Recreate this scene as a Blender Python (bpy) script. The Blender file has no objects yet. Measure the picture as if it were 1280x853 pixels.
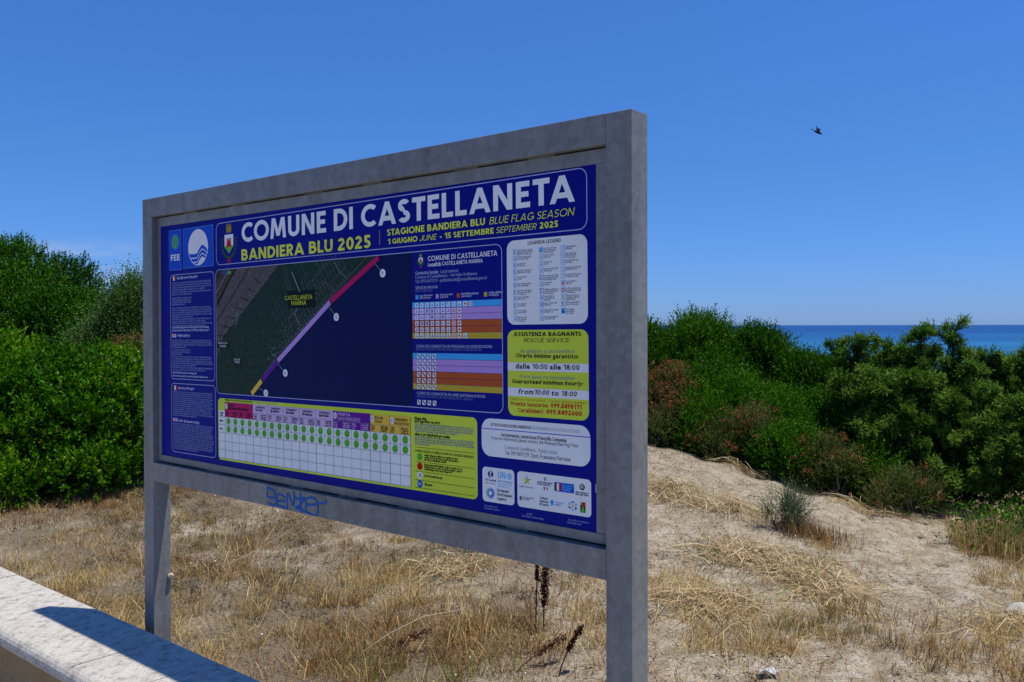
import bpy, bmesh, math, random
import numpy as np
from mathutils import Vector, Matrix

# ------------------------------------------------------------------ camera, sky, sun, exposure
sc = bpy.context.scene
EYE = 1.765
cam_data = bpy.data.cameras.new('camera')
cam = bpy.data.objects.new('camera', cam_data)
sc.collection.objects.link(cam)
cam.location = (0, 0, EYE)
cam_data.sensor_width = 36.0
cam_data.lens = 30.375
cam_data.shift_y = -9.5 / 1280
cam_data.clip_start = 0.05
cam_data.clip_end = 90000
_th, _ro = math.atan(9.5 / 1080), 0.0022
_F = Vector((0, math.cos(_th), -math.sin(_th)))
_R0 = Vector((1, 0, 0)); _U0 = _R0.cross(_F)
_R = _R0 * math.cos(_ro) - _U0 * math.sin(_ro)
_U = _R0 * math.sin(_ro) + _U0 * math.cos(_ro)
cam.rotation_euler = Matrix((_R, _U, -_F)).transposed().to_euler()
sc.camera = cam

SUN_DIR = Vector((0.306, -0.0606, 1.0)).normalized()
sun_el = math.asin(SUN_DIR.z)
sun_az = math.atan2(SUN_DIR.x, SUN_DIR.y)
world = bpy.data.worlds.new('World')
sc.world = world
world.use_nodes = True
wn, wl = world.node_tree.nodes, world.node_tree.links
wn.clear()
w_out = wn.new('ShaderNodeOutputWorld')
w_bg = wn.new('ShaderNodeBackground')
w_bg.inputs['Strength'].default_value = 0.10
sky = wn.new('ShaderNodeTexSky')
sky.sky_type = 'NISHITA'
sky.sun_disc = False
sky.sun_elevation = sun_el
sky.sun_rotation = sun_az
sky.altitude = 0
sky.air_density = 1.0
sky.dust_density = 0.15
sky.ozone_density = 3.0
tc = wn.new('ShaderNodeTexCoord')
sep = wn.new('ShaderNodeSeparateXYZ')
wl.new(tc.outputs['Generated'], sep.inputs[0])
def w_map(src, a, b, c=0.0, d=1.0):
    m = wn.new('ShaderNodeMapRange'); m.interpolation_type = 'SMOOTHSTEP'
    m.inputs['From Min'].default_value = a; m.inputs['From Max'].default_value = b
    m.inputs['To Min'].default_value = c; m.inputs['To Max'].default_value = d
    wl.new(src, m.inputs['Value']); return m.outputs[0]
def w_mul(a, b):
    m = wn.new('ShaderNodeMath'); m.operation = 'MULTIPLY'
    for i, s in enumerate((a, b)):
        if isinstance(s, (int, float)): m.inputs[i].default_value = s
        else: wl.new(s, m.inputs[i])
    return m.outputs[0]
mp = wn.new('ShaderNodeMapping'); mp.inputs['Scale'].default_value = (7, 7, 26)
wl.new(tc.outputs['Generated'], mp.inputs[0])
nz = wn.new('ShaderNodeTexNoise'); nz.inputs['Scale'].default_value = 1.6
nz.inputs['Detail'].default_value = 6; nz.inputs['Roughness'].default_value = 0.55
wl.new(mp.outputs[0], nz.inputs['Vector'])
cl = w_map(nz.outputs['Fac'], 0.42, 0.72)
cl = w_mul(cl, w_map(sep.outputs['Z'], 0.01, 0.045))
cl = w_mul(cl, w_map(sep.outputs['Z'], 0.066, 0.095, 1.0, 0.0))
cl = w_mul(cl, w_map(sep.outputs['X'], -0.36, -0.42))
cl = w_mul(cl, 0.55)
w_mix = wn.new('ShaderNodeMix'); w_mix.data_type = 'RGBA'
w_tint = wn.new('ShaderNodeMix'); w_tint.data_type = 'RGBA'; w_tint.blend_type = 'MULTIPLY'
w_tint.inputs[0].default_value = 1.0
w_rmp = wn.new('ShaderNodeValToRGB')
while len(w_rmp.color_ramp.elements) < 4: w_rmp.color_ramp.elements.new(.5)
for e_, (p_, c_) in zip(w_rmp.color_ramp.elements, ((0, (.325, .57, 1.36)), (.15, (.335, .66, 1.20)), (.35, (.40, .80, 1.42)), (1, (.46, .80, 1.40)))):
    e_.position = p_; e_.color = (*c_, 1)
wl.new(sep.outputs['Z'], w_rmp.inputs[0]); wl.new(w_rmp.outputs[0], w_tint.inputs[7])
wl.new(sky.outputs[0], w_tint.inputs[6])
wl.new(cl, w_mix.inputs[0]); wl.new(w_tint.outputs[2], w_mix.inputs[6])
w_mix.inputs[7].default_value = (5.6, 6.0, 7.4, 1)
wl.new(w_mix.outputs[2], w_bg.inputs['Color'])
wl.new(w_bg.outputs[0], w_out.inputs['Surface'])

sun_data = bpy.data.lights.new('sun', 'SUN')
sun_data.energy = 4.7
sun_data.angle = math.radians(0.53)
sun_data.color = (1.0, 0.955, 0.88)
sun = bpy.data.objects.new('sun', sun_data)
sc.collection.objects.link(sun)
sun.rotation_euler = SUN_DIR.to_track_quat('Z', 'Y').to_euler()
sun.location = (6, -2, 20)

sc.view_settings.view_transform = 'Standard'
sc.view_settings.look = 'None'
sc.view_settings.gamma = 1.0
sc.view_settings.use_curve_mapping = False
sc.view_settings.exposure = 0.0
sc.render.engine = 'CYCLES'
sc.cycles.max_bounces = 8
sc.cycles.transparent_max_bounces = 8

rng = np.random.default_rng(7)
random.seed(7)

# ------------------------------------------------------------------ helpers
def link(o): sc.collection.objects.link(o); return o

def tag(o, label=None, cat=None, group=None, kind=None):
    if label: o['label'] = label
    if cat: o['category'] = cat
    if group: o['group'] = group
    if kind: o['kind'] = kind
    return o

def empty(name, loc=(0, 0, 0), rz=0.0):
    o = bpy.data.objects.new(name, None)
    o.empty_display_size = 0.2
    o.location = loc; o.rotation_euler = (0, 0, rz)
    return link(o)

def obj(name, mesh, mats=None, parent=None):
    o = bpy.data.objects.new(name, mesh)
    if mats:
        for m in (mats if isinstance(mats, (list, tuple)) else [mats]):
            mesh.materials.append(m)
    link(o)
    if parent is not None: o.parent = parent
    return o

def mesh_np(name, verts, faces_flat, loop_tot, var=None, midx=None, smooth=False):
    me = bpy.data.meshes.new(name)
    verts = np.asarray(verts, np.float32).reshape(-1, 3)
    faces_flat = np.asarray(faces_flat, np.int32).ravel()
    loop_tot = np.asarray(loop_tot, np.int32).ravel()
    me.vertices.add(len(verts)); me.vertices.foreach_set('co', verts.ravel())
    me.loops.add(len(faces_flat)); me.loops.foreach_set('vertex_index', faces_flat)
    me.polygons.add(len(loop_tot))
    st = np.concatenate(([0], np.cumsum(loop_tot)[:-1])).astype(np.int32)
    me.polygons.foreach_set('loop_start', st)
    me.polygons.foreach_set('loop_total', loop_tot)
    if midx is not None: me.polygons.foreach_set('material_index', np.asarray(midx, np.int32))
    if smooth: me.polygons.foreach_set('use_smooth', np.ones(len(loop_tot), bool))
    me.update(calc_edges=True)
    if var is not None:
        at = me.attributes.new('var', 'FLOAT', 'POINT')
        at.data.foreach_set('value', np.asarray(var, np.float32))
    me.validate()
    return me

def from_bm(name, bm, mats=None, parent=None, smooth=False):
    me = bpy.data.meshes.new(name)
    bmesh.ops.recalc_face_normals(bm, faces=bm.faces)
    bm.to_mesh(me); bm.free()
    if smooth:
        for p in me.polygons: p.use_smooth = True
    return obj(name, me, mats, parent)

def bm_box(bm, lo, hi, mi=0):
    vs = [bm.verts.new((x, y, z)) for x in (lo[0], hi[0]) for y in (lo[1], hi[1]) for z in (lo[2], hi[2])]
    fs = []
    for q in ((0, 1, 3, 2), (4, 6, 7, 5), (0, 4, 5, 1), (2, 3, 7, 6), (0, 2, 6, 4), (1, 5, 7, 3)):
        f = bm.faces.new([vs[i] for i in q]); f.material_index = mi; fs.append(f)
    return vs, fs

def bevel(bm, w, seg=2, edges=None):
    bmesh.ops.bevel(bm, geom=edges or list(bm.edges), offset=w, segments=seg, profile=0.5, affect='EDGES')

def tube_np(points, radii, n=6):
    pts = np.asarray(points, float); k = len(pts)
    V = []; Fa = []
    for i in range(k):
        t = pts[min(i + 1, k - 1)] - pts[max(i - 1, 0)]
        t = t / (np.linalg.norm(t) + 1e-9)
        a = np.cross(t, [0.13, 0.97, 0.2]); a /= np.linalg.norm(a) + 1e-9
        b = np.cross(t, a)
        for j in range(n):
            an = 2 * math.pi * j / n
            V.append(pts[i] + radii[i] * (math.cos(an) * a + math.sin(an) * b))
    for i in range(k - 1):
        for j in range(n):
            Fa.append((i * n + j, i * n + (j + 1) % n, (i + 1) * n + (j + 1) % n, (i + 1) * n + j))
    return np.array(V), np.array(Fa)

def tubes_mesh(name, tubes, smooth=True):
    V = []; Fq = []; off = 0
    for pts, rad in tubes:
        v, f = tube_np(pts, rad)
        V.append(v); Fq.append(f + off); off += len(v)
    V = np.concatenate(V); Fq = np.concatenate(Fq)
    return mesh_np(name, V, Fq, np.full(len(Fq), 4), smooth=smooth)

# value noise for terrain and densities
_lat = np.random.default_rng(3).random((512, 512))
def vnoise(x, y):
    x = np.asarray(x, float); y = np.asarray(y, float)
    xi = np.floor(x).astype(int); yi = np.floor(y).astype(int)
    fx = x - xi; fy = y - yi
    fx = fx * fx * (3 - 2 * fx); fy = fy * fy * (3 - 2 * fy)
    g = lambda a, b: _lat[a % 512, b % 512]
    return (g(xi, yi) * (1 - fx) + g(xi + 1, yi) * fx) * (1 - fy) + (g(xi, yi + 1) * (1 - fx) + g(xi + 1, yi + 1) * fx) * fy
def fbm(x, y, o=4):
    s = 0; a = 0.5
    for i in range(o):
        s = s + a * vnoise(x * 2 ** i + 17.3 * i, y * 2 ** i + 9.1 * i); a *= 0.5
    return s
def sst(a, b, x):
    t = np.clip((x - a) / (b - a), 0, 1); return t * t * (3 - 2 * t)

# sign frame: panel top-left corner, direction along the board, direction towards the viewer
ANG = -0.68675359
P0 = np.array([-1.6146304, 3.98056378, 2.22422326])
E = np.array([math.cos(ANG), math.sin(ANG)])
N = np.array([math.sin(ANG), -math.cos(ANG)])
def w_of(x, y): return (x - P0[0]) * N[0] + (y - P0[1]) * N[1]
def u_of(x, y): return (x - P0[0]) * E[0] + (y - P0[1]) * E[1]

def H0(x, y):
    h = .10 + .46 * np.exp(-((x - .75) / 1.75) ** 2 - ((y - 9.1) / 2.5) ** 2) - .17 * sst(1.8, 4.2, x) * sst(4.5, 8, y)
    h = h + .14 * np.exp(-((x + 4.2) / 2.2) ** 2 - ((y - 9) / 2.5) ** 2)
    return h - .25 * sst(11, 16, y)
_pr = random.Random(4)
_prints = [(2.5 + .53 * (yy - 5.3) + _pr.uniform(-.28, .28), yy, _pr.uniform(-.9, .1), _pr.uniform(.012, .034)) for yy in [4.1 + .085 * i for i in range(46)]]
_prints += [(_pr.uniform(.9, 2.6), _pr.uniform(4.3, 8.0), _pr.uniform(-1, 1), _pr.uniform(.008, .022)) for i in range(26)]
def HT(x, y):
    x = np.asarray(x, float); y = np.asarray(y, float)
    h = H0(x, y)
    near = 1 - sst(14, 20, np.hypot(x, y))
    rough = 1 - 0.55 * sst(2.0, 2.6, x) * (1 - sst(4.0, 4.6, x))
    h = h + near * rough * (0.055 * (fbm(x * 1.7, y * 1.7) - .47) + 0.05 * (fbm(x * 6 + 40, y * 6) - .47) + 0.022 * (fbm(x * 19 + 5, y * 19 + 80, 3) - .45))
    for fx, fy, fa, fd in _prints:
        dx, dy = x - fx, y - fy
        ca, sa = math.cos(fa), math.sin(fa)
        q = ((dx * ca + dy * sa) / .055) ** 2 + ((-dx * sa + dy * ca) / .12) ** 2
        h = h - fd * np.exp(-q) + fd * .35 * np.exp(-(np.sqrt(q) - 1.7) ** 2 * 3)
    h = h + .02 * np.sin((x * 2.1 - y * 1.1) * 5 + 4 * fbm(x * 2, y * 2)) * sst(1.3, 1.8, x) * (1 - sst(3.2, 3.8, x)) * sst(5.8, 7, y) * near
    # a footprint hollow in the path
    h = h - 0.075 * np.exp(-((x - 2.613) / .07) ** 2 - ((y - 5.32) / .06) ** 2)
    h = h - sst(24, 50, y) * 2.2
    h = h + 0.5 * (fbm(x * .13, y * .13, 2) - .4) * sst(12, 20, np.hypot(x, y)) * (1 - sst(30, 45, y))
    w = w_of(x, y)
    h = np.where(w > 0.28, np.minimum(h, -0.15), h)
    return h

# ------------------------------------------------------------------ materials
def new_mat(name):
    m = bpy.data.materials.new(name); m.use_nodes = True
    nt = m.node_tree
    return m, nt.nodes, nt.links, nt.nodes['Principled BSDF']

def ramp(nodes, stops):
    r = nodes.new('ShaderNodeValToRGB')
    while len(r.color_ramp.elements) < len(stops): r.color_ramp.elements.new(0.5)
    for e, (p, c) in zip(r.color_ramp.elements, stops):
        e.position = p; e.color = (*c, 1)
    return r

def noise(nodes, links, scale, detail=4, rough=0.55, vec=None, dist=0.0):
    n = nodes.new('ShaderNodeTexNoise')
    n.inputs['Scale'].default_value = scale; n.inputs['Detail'].default_value = detail
    n.inputs['Roughness'].default_value = rough; n.inputs['Distortion'].default_value = dist
    if vec is not None: links.new(vec, n.inputs['Vector'])
    return n

def mixc(nodes, links, fac, a, b, mode='MIX'):
    m = nodes.new('ShaderNodeMix'); m.data_type = 'RGBA'; m.blend_type = mode
    for k, s in ((0, fac), (6, a), (7, b)):
        if isinstance(s, (int, float)): m.inputs[k].default_value = s
        elif isinstance(s, tuple): m.inputs[k].default_value = (*s, 1)
        else: links.new(s, m.inputs[k])
    return m.outputs[2]

def bump(nodes, links, height, strength, dist, bsdf):
    b = nodes.new('ShaderNodeBump'); b.inputs['Strength'].default_value = strength
    b.inputs['Distance'].default_value = dist
    links.new(height, b.inputs['Height']); links.new(b.outputs[0], bsdf.inputs['Normal'])

def plain(name, col, rough=0.5, spec=0.5, metal=0.0):
    m, n, l, b = new_mat(name)
    b.inputs['Base Color'].default_value = (*col, 1)
    b.inputs['Roughness'].default_value = rough
    b.inputs['Specular IOR Level'].default_value = spec
    b.inputs['Metallic'].default_value = metal
    return m

def leaf_mat(name, stops, trans=0.28, rough=0.5, spec=0.35):
    m, n, l, b = new_mat(name)
    at = n.new('ShaderNodeAttribute'); at.attribute_name = 'var'
    r = ramp(n, stops); l.new(at.outputs['Fac'], r.inputs[0])
    l.new(r.outputs[0], b.inputs['Base Color'])
    b.inputs['Roughness'].default_value = rough
    b.inputs['Specular IOR Level'].default_value = spec
    t = n.new('ShaderNodeBsdfTranslucent'); l.new(r.outputs[0], t.inputs['Color'])
    mx = n.new('ShaderNodeMixShader'); mx.inputs[0].default_value = trans
    l.new(b.outputs[0], mx.inputs[1]); l.new(t.outputs[0], mx.inputs[2])
    l.new(mx.outputs[0], n['Material Output'].inputs['Surface'])
    return m

# sand
m_sand, n, l, b = new_mat('sand')
geo = n.new('ShaderNodeNewGeometry')
pos = geo.outputs['Position']
n1 = noise(n, l, 0.9, 5, .6, pos); n2 = noise(n, l, 7, 5, .65, pos); n3 = noise(n, l, 60, 3, .7, pos); n4 = noise(n, l, 330, 2, .6, pos)
base = mixc(n, l, n1.outputs[0], (.40, .335, .235), (.54, .47, .35))
r2 = ramp(n, [(.40, (0, 0, 0)), (.62, (1, 1, 1))]); l.new(n2.outputs[0], r2.inputs[0])
c = mixc(n, l, r2.outputs[0], (.31, .245, .16), base)
atc = n.new('ShaderNodeAttribute'); atc.attribute_name = 'var'
c = mixc(n, l, atc.outputs['Fac'], c, (.205, .16, .105))
r3 = ramp(n, [(.33, (.45, .45, .45)), (.55, (1, 1, 1)), (.75, (1.18, 1.18, 1.18))]); l.new(n3.outputs[0], r3.inputs[0])
c = mixc(n, l, 1.0, c, r3.outputs[0], 'MULTIPLY')
r4 = ramp(n, [(.30, (.6, .58, .55)), (.5, (1, 1, 1)), (.75, (1.2, 1.2, 1.2))]); l.new(n4.outputs[0], r4.inputs[0])
c = mixc(n, l, .8, c, r4.outputs[0], 'MULTIPLY')
l.new(c, b.inputs['Base Color']); b.inputs['Roughness'].default_value = .95; b.inputs['Specular IOR Level'].default_value = .15
ad = n.new('ShaderNodeMath'); ad.operation = 'ADD'; l.new(n3.outputs[0], ad.inputs[0]); l.new(n2.outputs[0], ad.inputs[1])
bump(n, l, ad.outputs[0], .7, .02, b)

# sea
m_sea, n, l, b = new_mat('sea_water')
geo = n.new('ShaderNodeNewGeometry'); pos = geo.outputs['Position']
mpn = n.new('ShaderNodeMapping'); mpn.inputs['Scale'].default_value = (.004, .02, .02); l.new(pos, mpn.inputs[0])
na = noise(n, l, 1.0, 6, .6, mpn.outputs[0])
mpb = n.new('ShaderNodeMapping'); mpb.inputs['Scale'].default_value = (.08, .35, .3); l.new(pos, mpb.inputs[0])
nb = noise(n, l, 1.0, 5, .65, mpb.outputs[0])
sp = n.new('ShaderNodeSeparateXYZ'); l.new(pos, sp.inputs[0])
mr = n.new('ShaderNodeMapRange'); mr.inputs['From Min'].default_value = 50; mr.inputs['From Max'].default_value = 420
l.new(sp.outputs['Y'], mr.inputs[0])
dep = ramp(n, [(0, (.018, .140, .25)), (.35, (.010, .098, .25)), (1, (.005, .055, .20))]); l.new(mr.outputs[0], dep.inputs[0])
ra = ramp(n, [(.36, (.62, .68, .72)), (.64, (1.35, 1.3, 1.22))]); l.new(na.outputs[0], ra.inputs[0])
c = mixc(n, l, .8, dep.outputs[0], ra.outputs[0], 'MULTIPLY')
l.new(c, b.inputs['Base Color']); b.inputs['Roughness'].default_value = .35
b.inputs['Specular IOR Level'].default_value = .12
bump(n, l, nb.outputs[0], .8, 1.2, b)

# galvanised steel
m_steel, n, l, b = new_mat('galvanised_steel')
tcn = n.new('ShaderNodeTexCoord'); ov = tcn.outputs['Object']
vo = n.new('ShaderNodeTexVoronoi'); vo.inputs['Scale'].default_value = 55; l.new(ov, vo.inputs['Vector'])
n1 = noise(n, l, 5, 6, .65, ov, .6); n2 = noise(n, l, 45, 4, .7, ov)
mps = n.new('ShaderNodeMapping'); mps.inputs['Scale'].default_value = (14, 14, 1.2); l.new(ov, mps.inputs[0])
n3 = noise(n, l, 1.0, 5, .6, mps.outputs[0])
sv = n.new('ShaderNodeSeparateColor'); l.new(vo.outputs['Color'], sv.inputs[0])
c = mixc(n, l, sv.outputs[0], (.195, .20, .192), (.245, .25, .242))
r1 = ramp(n, [(.3, (.70, .70, .72)), (.7, (1.15, 1.15, 1.12))]); l.new(n1.outputs[0], r1.inputs[0])
c = mixc(n, l, .6, c, r1.outputs[0], 'MULTIPLY')
r3 = ramp(n, [(.38, (.55, .54, .52)), (.5, (.95, .95, .95)), (.68, (1.22, 1.2, 1.16))]); l.new(n3.outputs[0], r3.inputs[0])
c = mixc(n, l, .38, c, r3.outputs[0], 'MULTIPLY')
r2 = ramp(n, [(.42, (1, 1, 1)), (.72, (.82, .8, .76))]); l.new(n2.outputs[0], r2.inputs[0])
c = mixc(n, l, .7, c, r2.outputs[0], 'MULTIPLY')
l.new(c, b.inputs['Base Color']); b.inputs['Metallic'].default_value = .08
b.inputs['Roughness'].default_value = .45; b.inputs['Specular IOR Level'].default_value = .4
bump(n, l, n2.outputs[0], .12, .002, b)
m_gap = plain('gap_shade', (.02, .018, .015), .8, .2)  # shade in the gaps round the trim, given as a near-black colour

# limestone coping
m_stone, n, l, b = new_mat('limestone')
geo = n.new('ShaderNodeNewGeometry'); pos = geo.outputs['Position']
n1 = noise(n, l, 2.2, 6, .65, pos); n2 = noise(n, l, 22, 6, .7, pos, .5); n3 = noise(n, l, 140, 4, .75, pos)
c = mixc(n, l, n1.outputs[0], (.50, .46, .385), (.64, .60, .52))
r2 = ramp(n, [(.36, (.48, .46, .43)), (.5, (1, 1, 1))]); l.new(n2.outputs[0], r2.inputs[0])
c = mixc(n, l, .75, c, r2.outputs[0], 'MULTIPLY')
r3 = ramp(n, [(.36, (.35, .34, .33)), (.47, (1, 1, 1)), (.75, (1.12, 1.12, 1.1))]); l.new(n3.outputs[0], r3.inputs[0])
c = mixc(n, l, .72, c, r3.outputs[0], 'MULTIPLY')
mpw = n.new('ShaderNodeMapping'); mpw.inputs['Rotation'].default_value = (0, 0, -ANG); mpw.inputs['Scale'].default_value = (34, 3.0, 8)
l.new(pos, mpw.inputs[0])
n5 = noise(n, l, 1.0, 5, .65, mpw.outputs[0])
r5 = ramp(n, [(.36, (.66, .64, .61)), (.54, (1.0, 1.0, .99)), (.7, (1.06, 1.06, 1.05))]); l.new(n5.outputs[0], r5.inputs[0])
c = mixc(n, l, .38, c, r5.outputs[0], 'MULTIPLY')
l.new(c, b.inputs['Base Color']); b.inputs['Roughness'].default_value = .9; b.inputs['Specular IOR Level'].default_value = .2
bump(n, l, n3.outputs[0], .55, .006, b)
# tuff wall face
m_tuff, n, l, b = new_mat('brown_tuff')
geo = n.new('ShaderNodeNewGeometry'); pos = geo.outputs['Position']
n1 = noise(n, l, 5, 6, .6, pos); n2 = noise(n, l, 70, 4, .7, pos)
c = mixc(n, l, n1.outputs[0], (.27, .165, .065), (.46, .31, .15))
r2 = ramp(n, [(.35, (.6, .6, .6)), (.55, (1.05, 1.05, 1.05))]); l.new(n2.outputs[0], r2.inputs[0])
c = mixc(n, l, .9, c, r2.outputs[0], 'MULTIPLY')
l.new(c, b.inputs['Base Color']); b.inputs['Roughness'].default_value = .95
bump(n, l, n2.outputs[0], .5, .005, b)
# promenade paving
m_pave, n, l, b = new_mat('promenade_paving')
geo = n.new('ShaderNodeNewGeometry'); pos = geo.outputs['Position']
br = n.new('ShaderNodeTexBrick'); br.inputs['Scale'].default_value = 2.5
br.inputs['Color1'].default_value = (.31, .28, .24, 1); br.inputs['Color2'].default_value = (.36, .33, .28, 1)
br.inputs['Mortar'].default_value = (.2, .18, .15, 1); br.inputs['Mortar Size'].default_value = .01
l.new(pos, br.inputs['Vector']); l.new(br.outputs['Color'], b.inputs['Base Color']); b.inputs['Roughness'].default_value = .9

m_bark = plain('bark', (.17, .135, .10), .9, .2)
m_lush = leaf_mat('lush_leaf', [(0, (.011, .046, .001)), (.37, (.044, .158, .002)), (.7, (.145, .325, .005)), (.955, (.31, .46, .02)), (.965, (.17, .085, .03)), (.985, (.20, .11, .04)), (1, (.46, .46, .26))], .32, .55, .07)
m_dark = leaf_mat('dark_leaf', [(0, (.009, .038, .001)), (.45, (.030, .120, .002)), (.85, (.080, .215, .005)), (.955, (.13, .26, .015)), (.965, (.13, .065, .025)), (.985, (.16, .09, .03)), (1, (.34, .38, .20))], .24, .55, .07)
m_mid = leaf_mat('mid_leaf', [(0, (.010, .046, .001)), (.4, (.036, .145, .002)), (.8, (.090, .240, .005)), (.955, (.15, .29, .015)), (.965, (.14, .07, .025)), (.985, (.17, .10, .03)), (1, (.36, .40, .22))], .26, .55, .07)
m_olive = leaf_mat('silvery_leaf', [(0, (.028, .07, .010)), (.5, (.075, .165, .025)), (.9, (.15, .24, .06)), (1, (.50, .54, .34))], .28, .5, .15)
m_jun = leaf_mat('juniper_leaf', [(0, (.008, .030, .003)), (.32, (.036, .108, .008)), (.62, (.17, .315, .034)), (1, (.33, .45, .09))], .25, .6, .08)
m_rustleaf = leaf_mat('dusty_leaf', [(0, (.035, .06, .010)), (.5, (.10, .135, .028)), (.8, (.20, .20, .06)), (1, (.30, .21, .08))], .3, .7, .08)
m_rust = leaf_mat('rust_flower', [(0, (.11, .035, .012)), (.5, (.25, .085, .028)), (1, (.38, .18, .07))], .25, .8, .05)
m_grass = leaf_mat('dry_grass', [(0, (.17, .085, .035)), (.25, (.31, .18, .065)), (.55, (.56, .395, .145)), (.88, (.76, .60, .29)), (.93, (.15, .20, .04)), (1, (.11, .18, .03))], .3, .7, .1)
m_straw = leaf_mat('straw', [(0, (.26, .16, .075)), (.4, (.48, .34, .16)), (.8, (.64, .50, .27)), (.93, (.72, .60, .37)), (.95, (.20, .24, .06)), (1, (.16, .22, .05))], .2, .6, .3)
m_litter = leaf_mat('litter', [(0, (.06, .048, .034)), (.4, (.14, .11, .075)), (.75, (.26, .2, .14)), (1, (.55, .5, .42))], .05, .9, .1)
m_dock = leaf_mat('dock_seed', [(0, (.035, .010, .006)), (.6, (.085, .024, .014)), (1, (.13, .045, .025))], .1, .7, .2)
m_pale = plain('pale_stem', (.58, .49, .33), .7, .3)
m_rock = m_stone

# ------------------------------------------------------------------ setting: terrain, promenade, sea
def axis(lo, hi, step, outs):
    a = np.arange(lo, hi + 1e-6, step)
    return np.concatenate(([-o for o in outs[::-1]], a, outs)) if False else a
xs = np.concatenate(([-3000, -900, -300, -120, -60, -35, -24, -18, -14, -11, -9, -7.6], np.arange(-6.6, 6.6, .045), [7.6, 9, 11, 14, 18, 24, 35, 60, 120, 300, 900, 3000]))
ys = np.concatenate(([-300, -60, -20, -8, -2], np.arange(0, 3, .5), np.arange(3, 10.6, .045), [11.2, 12, 13, 14, 15.5, 17, 19, 21, 24, 28, 33, 40, 50, 65, 90, 200, 600]))
X, Y = np.meshgrid(xs, ys, indexing='ij')
Z = HT(X, Y)
ny = len(ys)
idx = np.arange(X.size).reshape(X.shape)
quads = np.stack([idx[:-1, :-1], idx[1:, :-1], idx[1:, 1:], idx[:-1, 1:]], -1).reshape(-1, 4)
def grass_density(x, y):
    sand_slope = sst(1.15, 1.6, x) * (1 - sst(2.9, 3.5, x)) * sst(6.0, 7.0, y)
    path = np.exp(-((x - (2.5 + .53 * (y - 5.3))) / .36) ** 2) * sst(4.3, 5.0, y)
    right = sst(2.62, 2.92, x - .42 * (y - 5.0)) * (1 - sst(7.6, 8.2, y))
    near = 1 - sst(4.7, 6.4, y + .12 * x)
    left = .34 * (1 - sst(-.2, .8, x))
    d = .10 + .62 * near + left + 1.5 * right
    patch = sst(.40, .56, .6 * fbm(x * 1.3 + 11, y * 1.3) + .4 * fbm(x * 4.5, y * 4.5 + 30))
    d = d * (.14 + 1.1 * patch) + .8 * (1 - sst(-3.3, -2.9, x)) * sst(7.0, 7.5, y)
    ridge = np.abs(y - (8.75 - .62 * (x - 2.5)))
    d = d + .9 * np.exp(-(ridge / .22) ** 2) * sst(2.6, 3.2, x)
    d = d * (1 - .80 * np.clip(sand_slope - np.exp(-(ridge / .22) ** 2) * sst(2.6, 3.2, x), 0, 1)) * (1 - .80 * path)
    return np.clip(d, .012, 1)
CR = np.clip(1.0 * (1 - sst(-.3, 1.0, X)) + .35 * grass_density(X, Y), 0, 1) * sst(.28, .62, fbm(X * 2.3 + 7, Y * 2.3 + 3) + .12 * (1 - sst(-1.5, .5, X)))
o = obj('ground', mesh_np('ground', np.stack([X, Y, Z], -1).reshape(-1, 3), quads, np.full(len(quads), 4), CR.reshape(-1), smooth=True), m_sand)
tag(o, kind='structure')

def sgn(u, w, z):     # sign coordinates to world
    p = P0[:2] + E * u + N * w
    return (p[0], p[1], z)
pv = [sgn(-40, .47, 0), sgn(40, .47, 0), sgn(40, 40, 0), sgn(-40, 40, 0)]
o = obj('promenade', mesh_np('promenade', pv, [0, 1, 2, 3], [4]), m_pave); tag(o, kind='structure')

sx = np.array([-45000, -8000, -1500, -300, 300, 1500, 8000, 45000.]); sy = np.array([30, 60, 150, 500, 2000, 9000, 45000.])
X, Y = np.meshgrid(sx, sy, indexing='ij'); idx = np.arange(X.size).reshape(X.shape)
quads = np.stack([idx[:-1, :-1], idx[1:, :-1], idx[1:, 1:], idx[:-1, 1:]], -1).reshape(-1, 4)
o = obj('sea', mesh_np('sea', np.stack([X, Y, np.full(X.shape, -1.3)], -1).reshape(-1, 3), quads, np.full(len(quads), 4)), m_sea)
tag(o, kind='structure')

# ------------------------------------------------------------------ stone wall
wall = empty('stone_wall', sgn(.3, .3, 0), ANG)
tag(wall, 'low brown stone wall with pale weathered coping slabs running in front of the board', 'wall')
WT = .40
def wl_local(u, w, z): return (u - .3, .3 - w, z)
bm = bmesh.new()
bm_box(bm, wl_local(-7, .47, -.1), wl_local(4.5, .14, WT - .085))
o = from_bm('wall_face', bm, m_tuff, wall)
SL = .39
k = 0
u = -7.0 + .19
while u < 4.4:
    bm = bmesh.new()
    dz = random.uniform(-.0015, .0015)
    # cross section (w, z) with a rounded nose on the promenade side, extruded along u
    prof = [(.105, WT - .083), (.105, WT - .006), (.111, WT)]
    prof += [(.49, WT)]
    for a in np.linspace(80, -60, 8):
        prof.append((.488 + .042 * math.cos(math.radians(a)), WT - .042 + .042 * math.sin(math.radians(a))))
    prof += [(.495, WT - .083)]
    ends = []
    for uu in (u + .003, u + SL - .003):
        ends.append([bm.verts.new((uu - .3, .3 - w, z + dz)) for w, z in prof])
    nprof = len(prof)
    for i in range(nprof):
        j = (i + 1) % nprof
        bm.faces.new((ends[0][i], ends[0][j], ends[1][j], ends[1][i]))
    bm.faces.new(ends[0]); bm.faces.new(ends[1][::-1])
    from_bm('coping_slab', bm, m_stone, wall)
    u += SL

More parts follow.
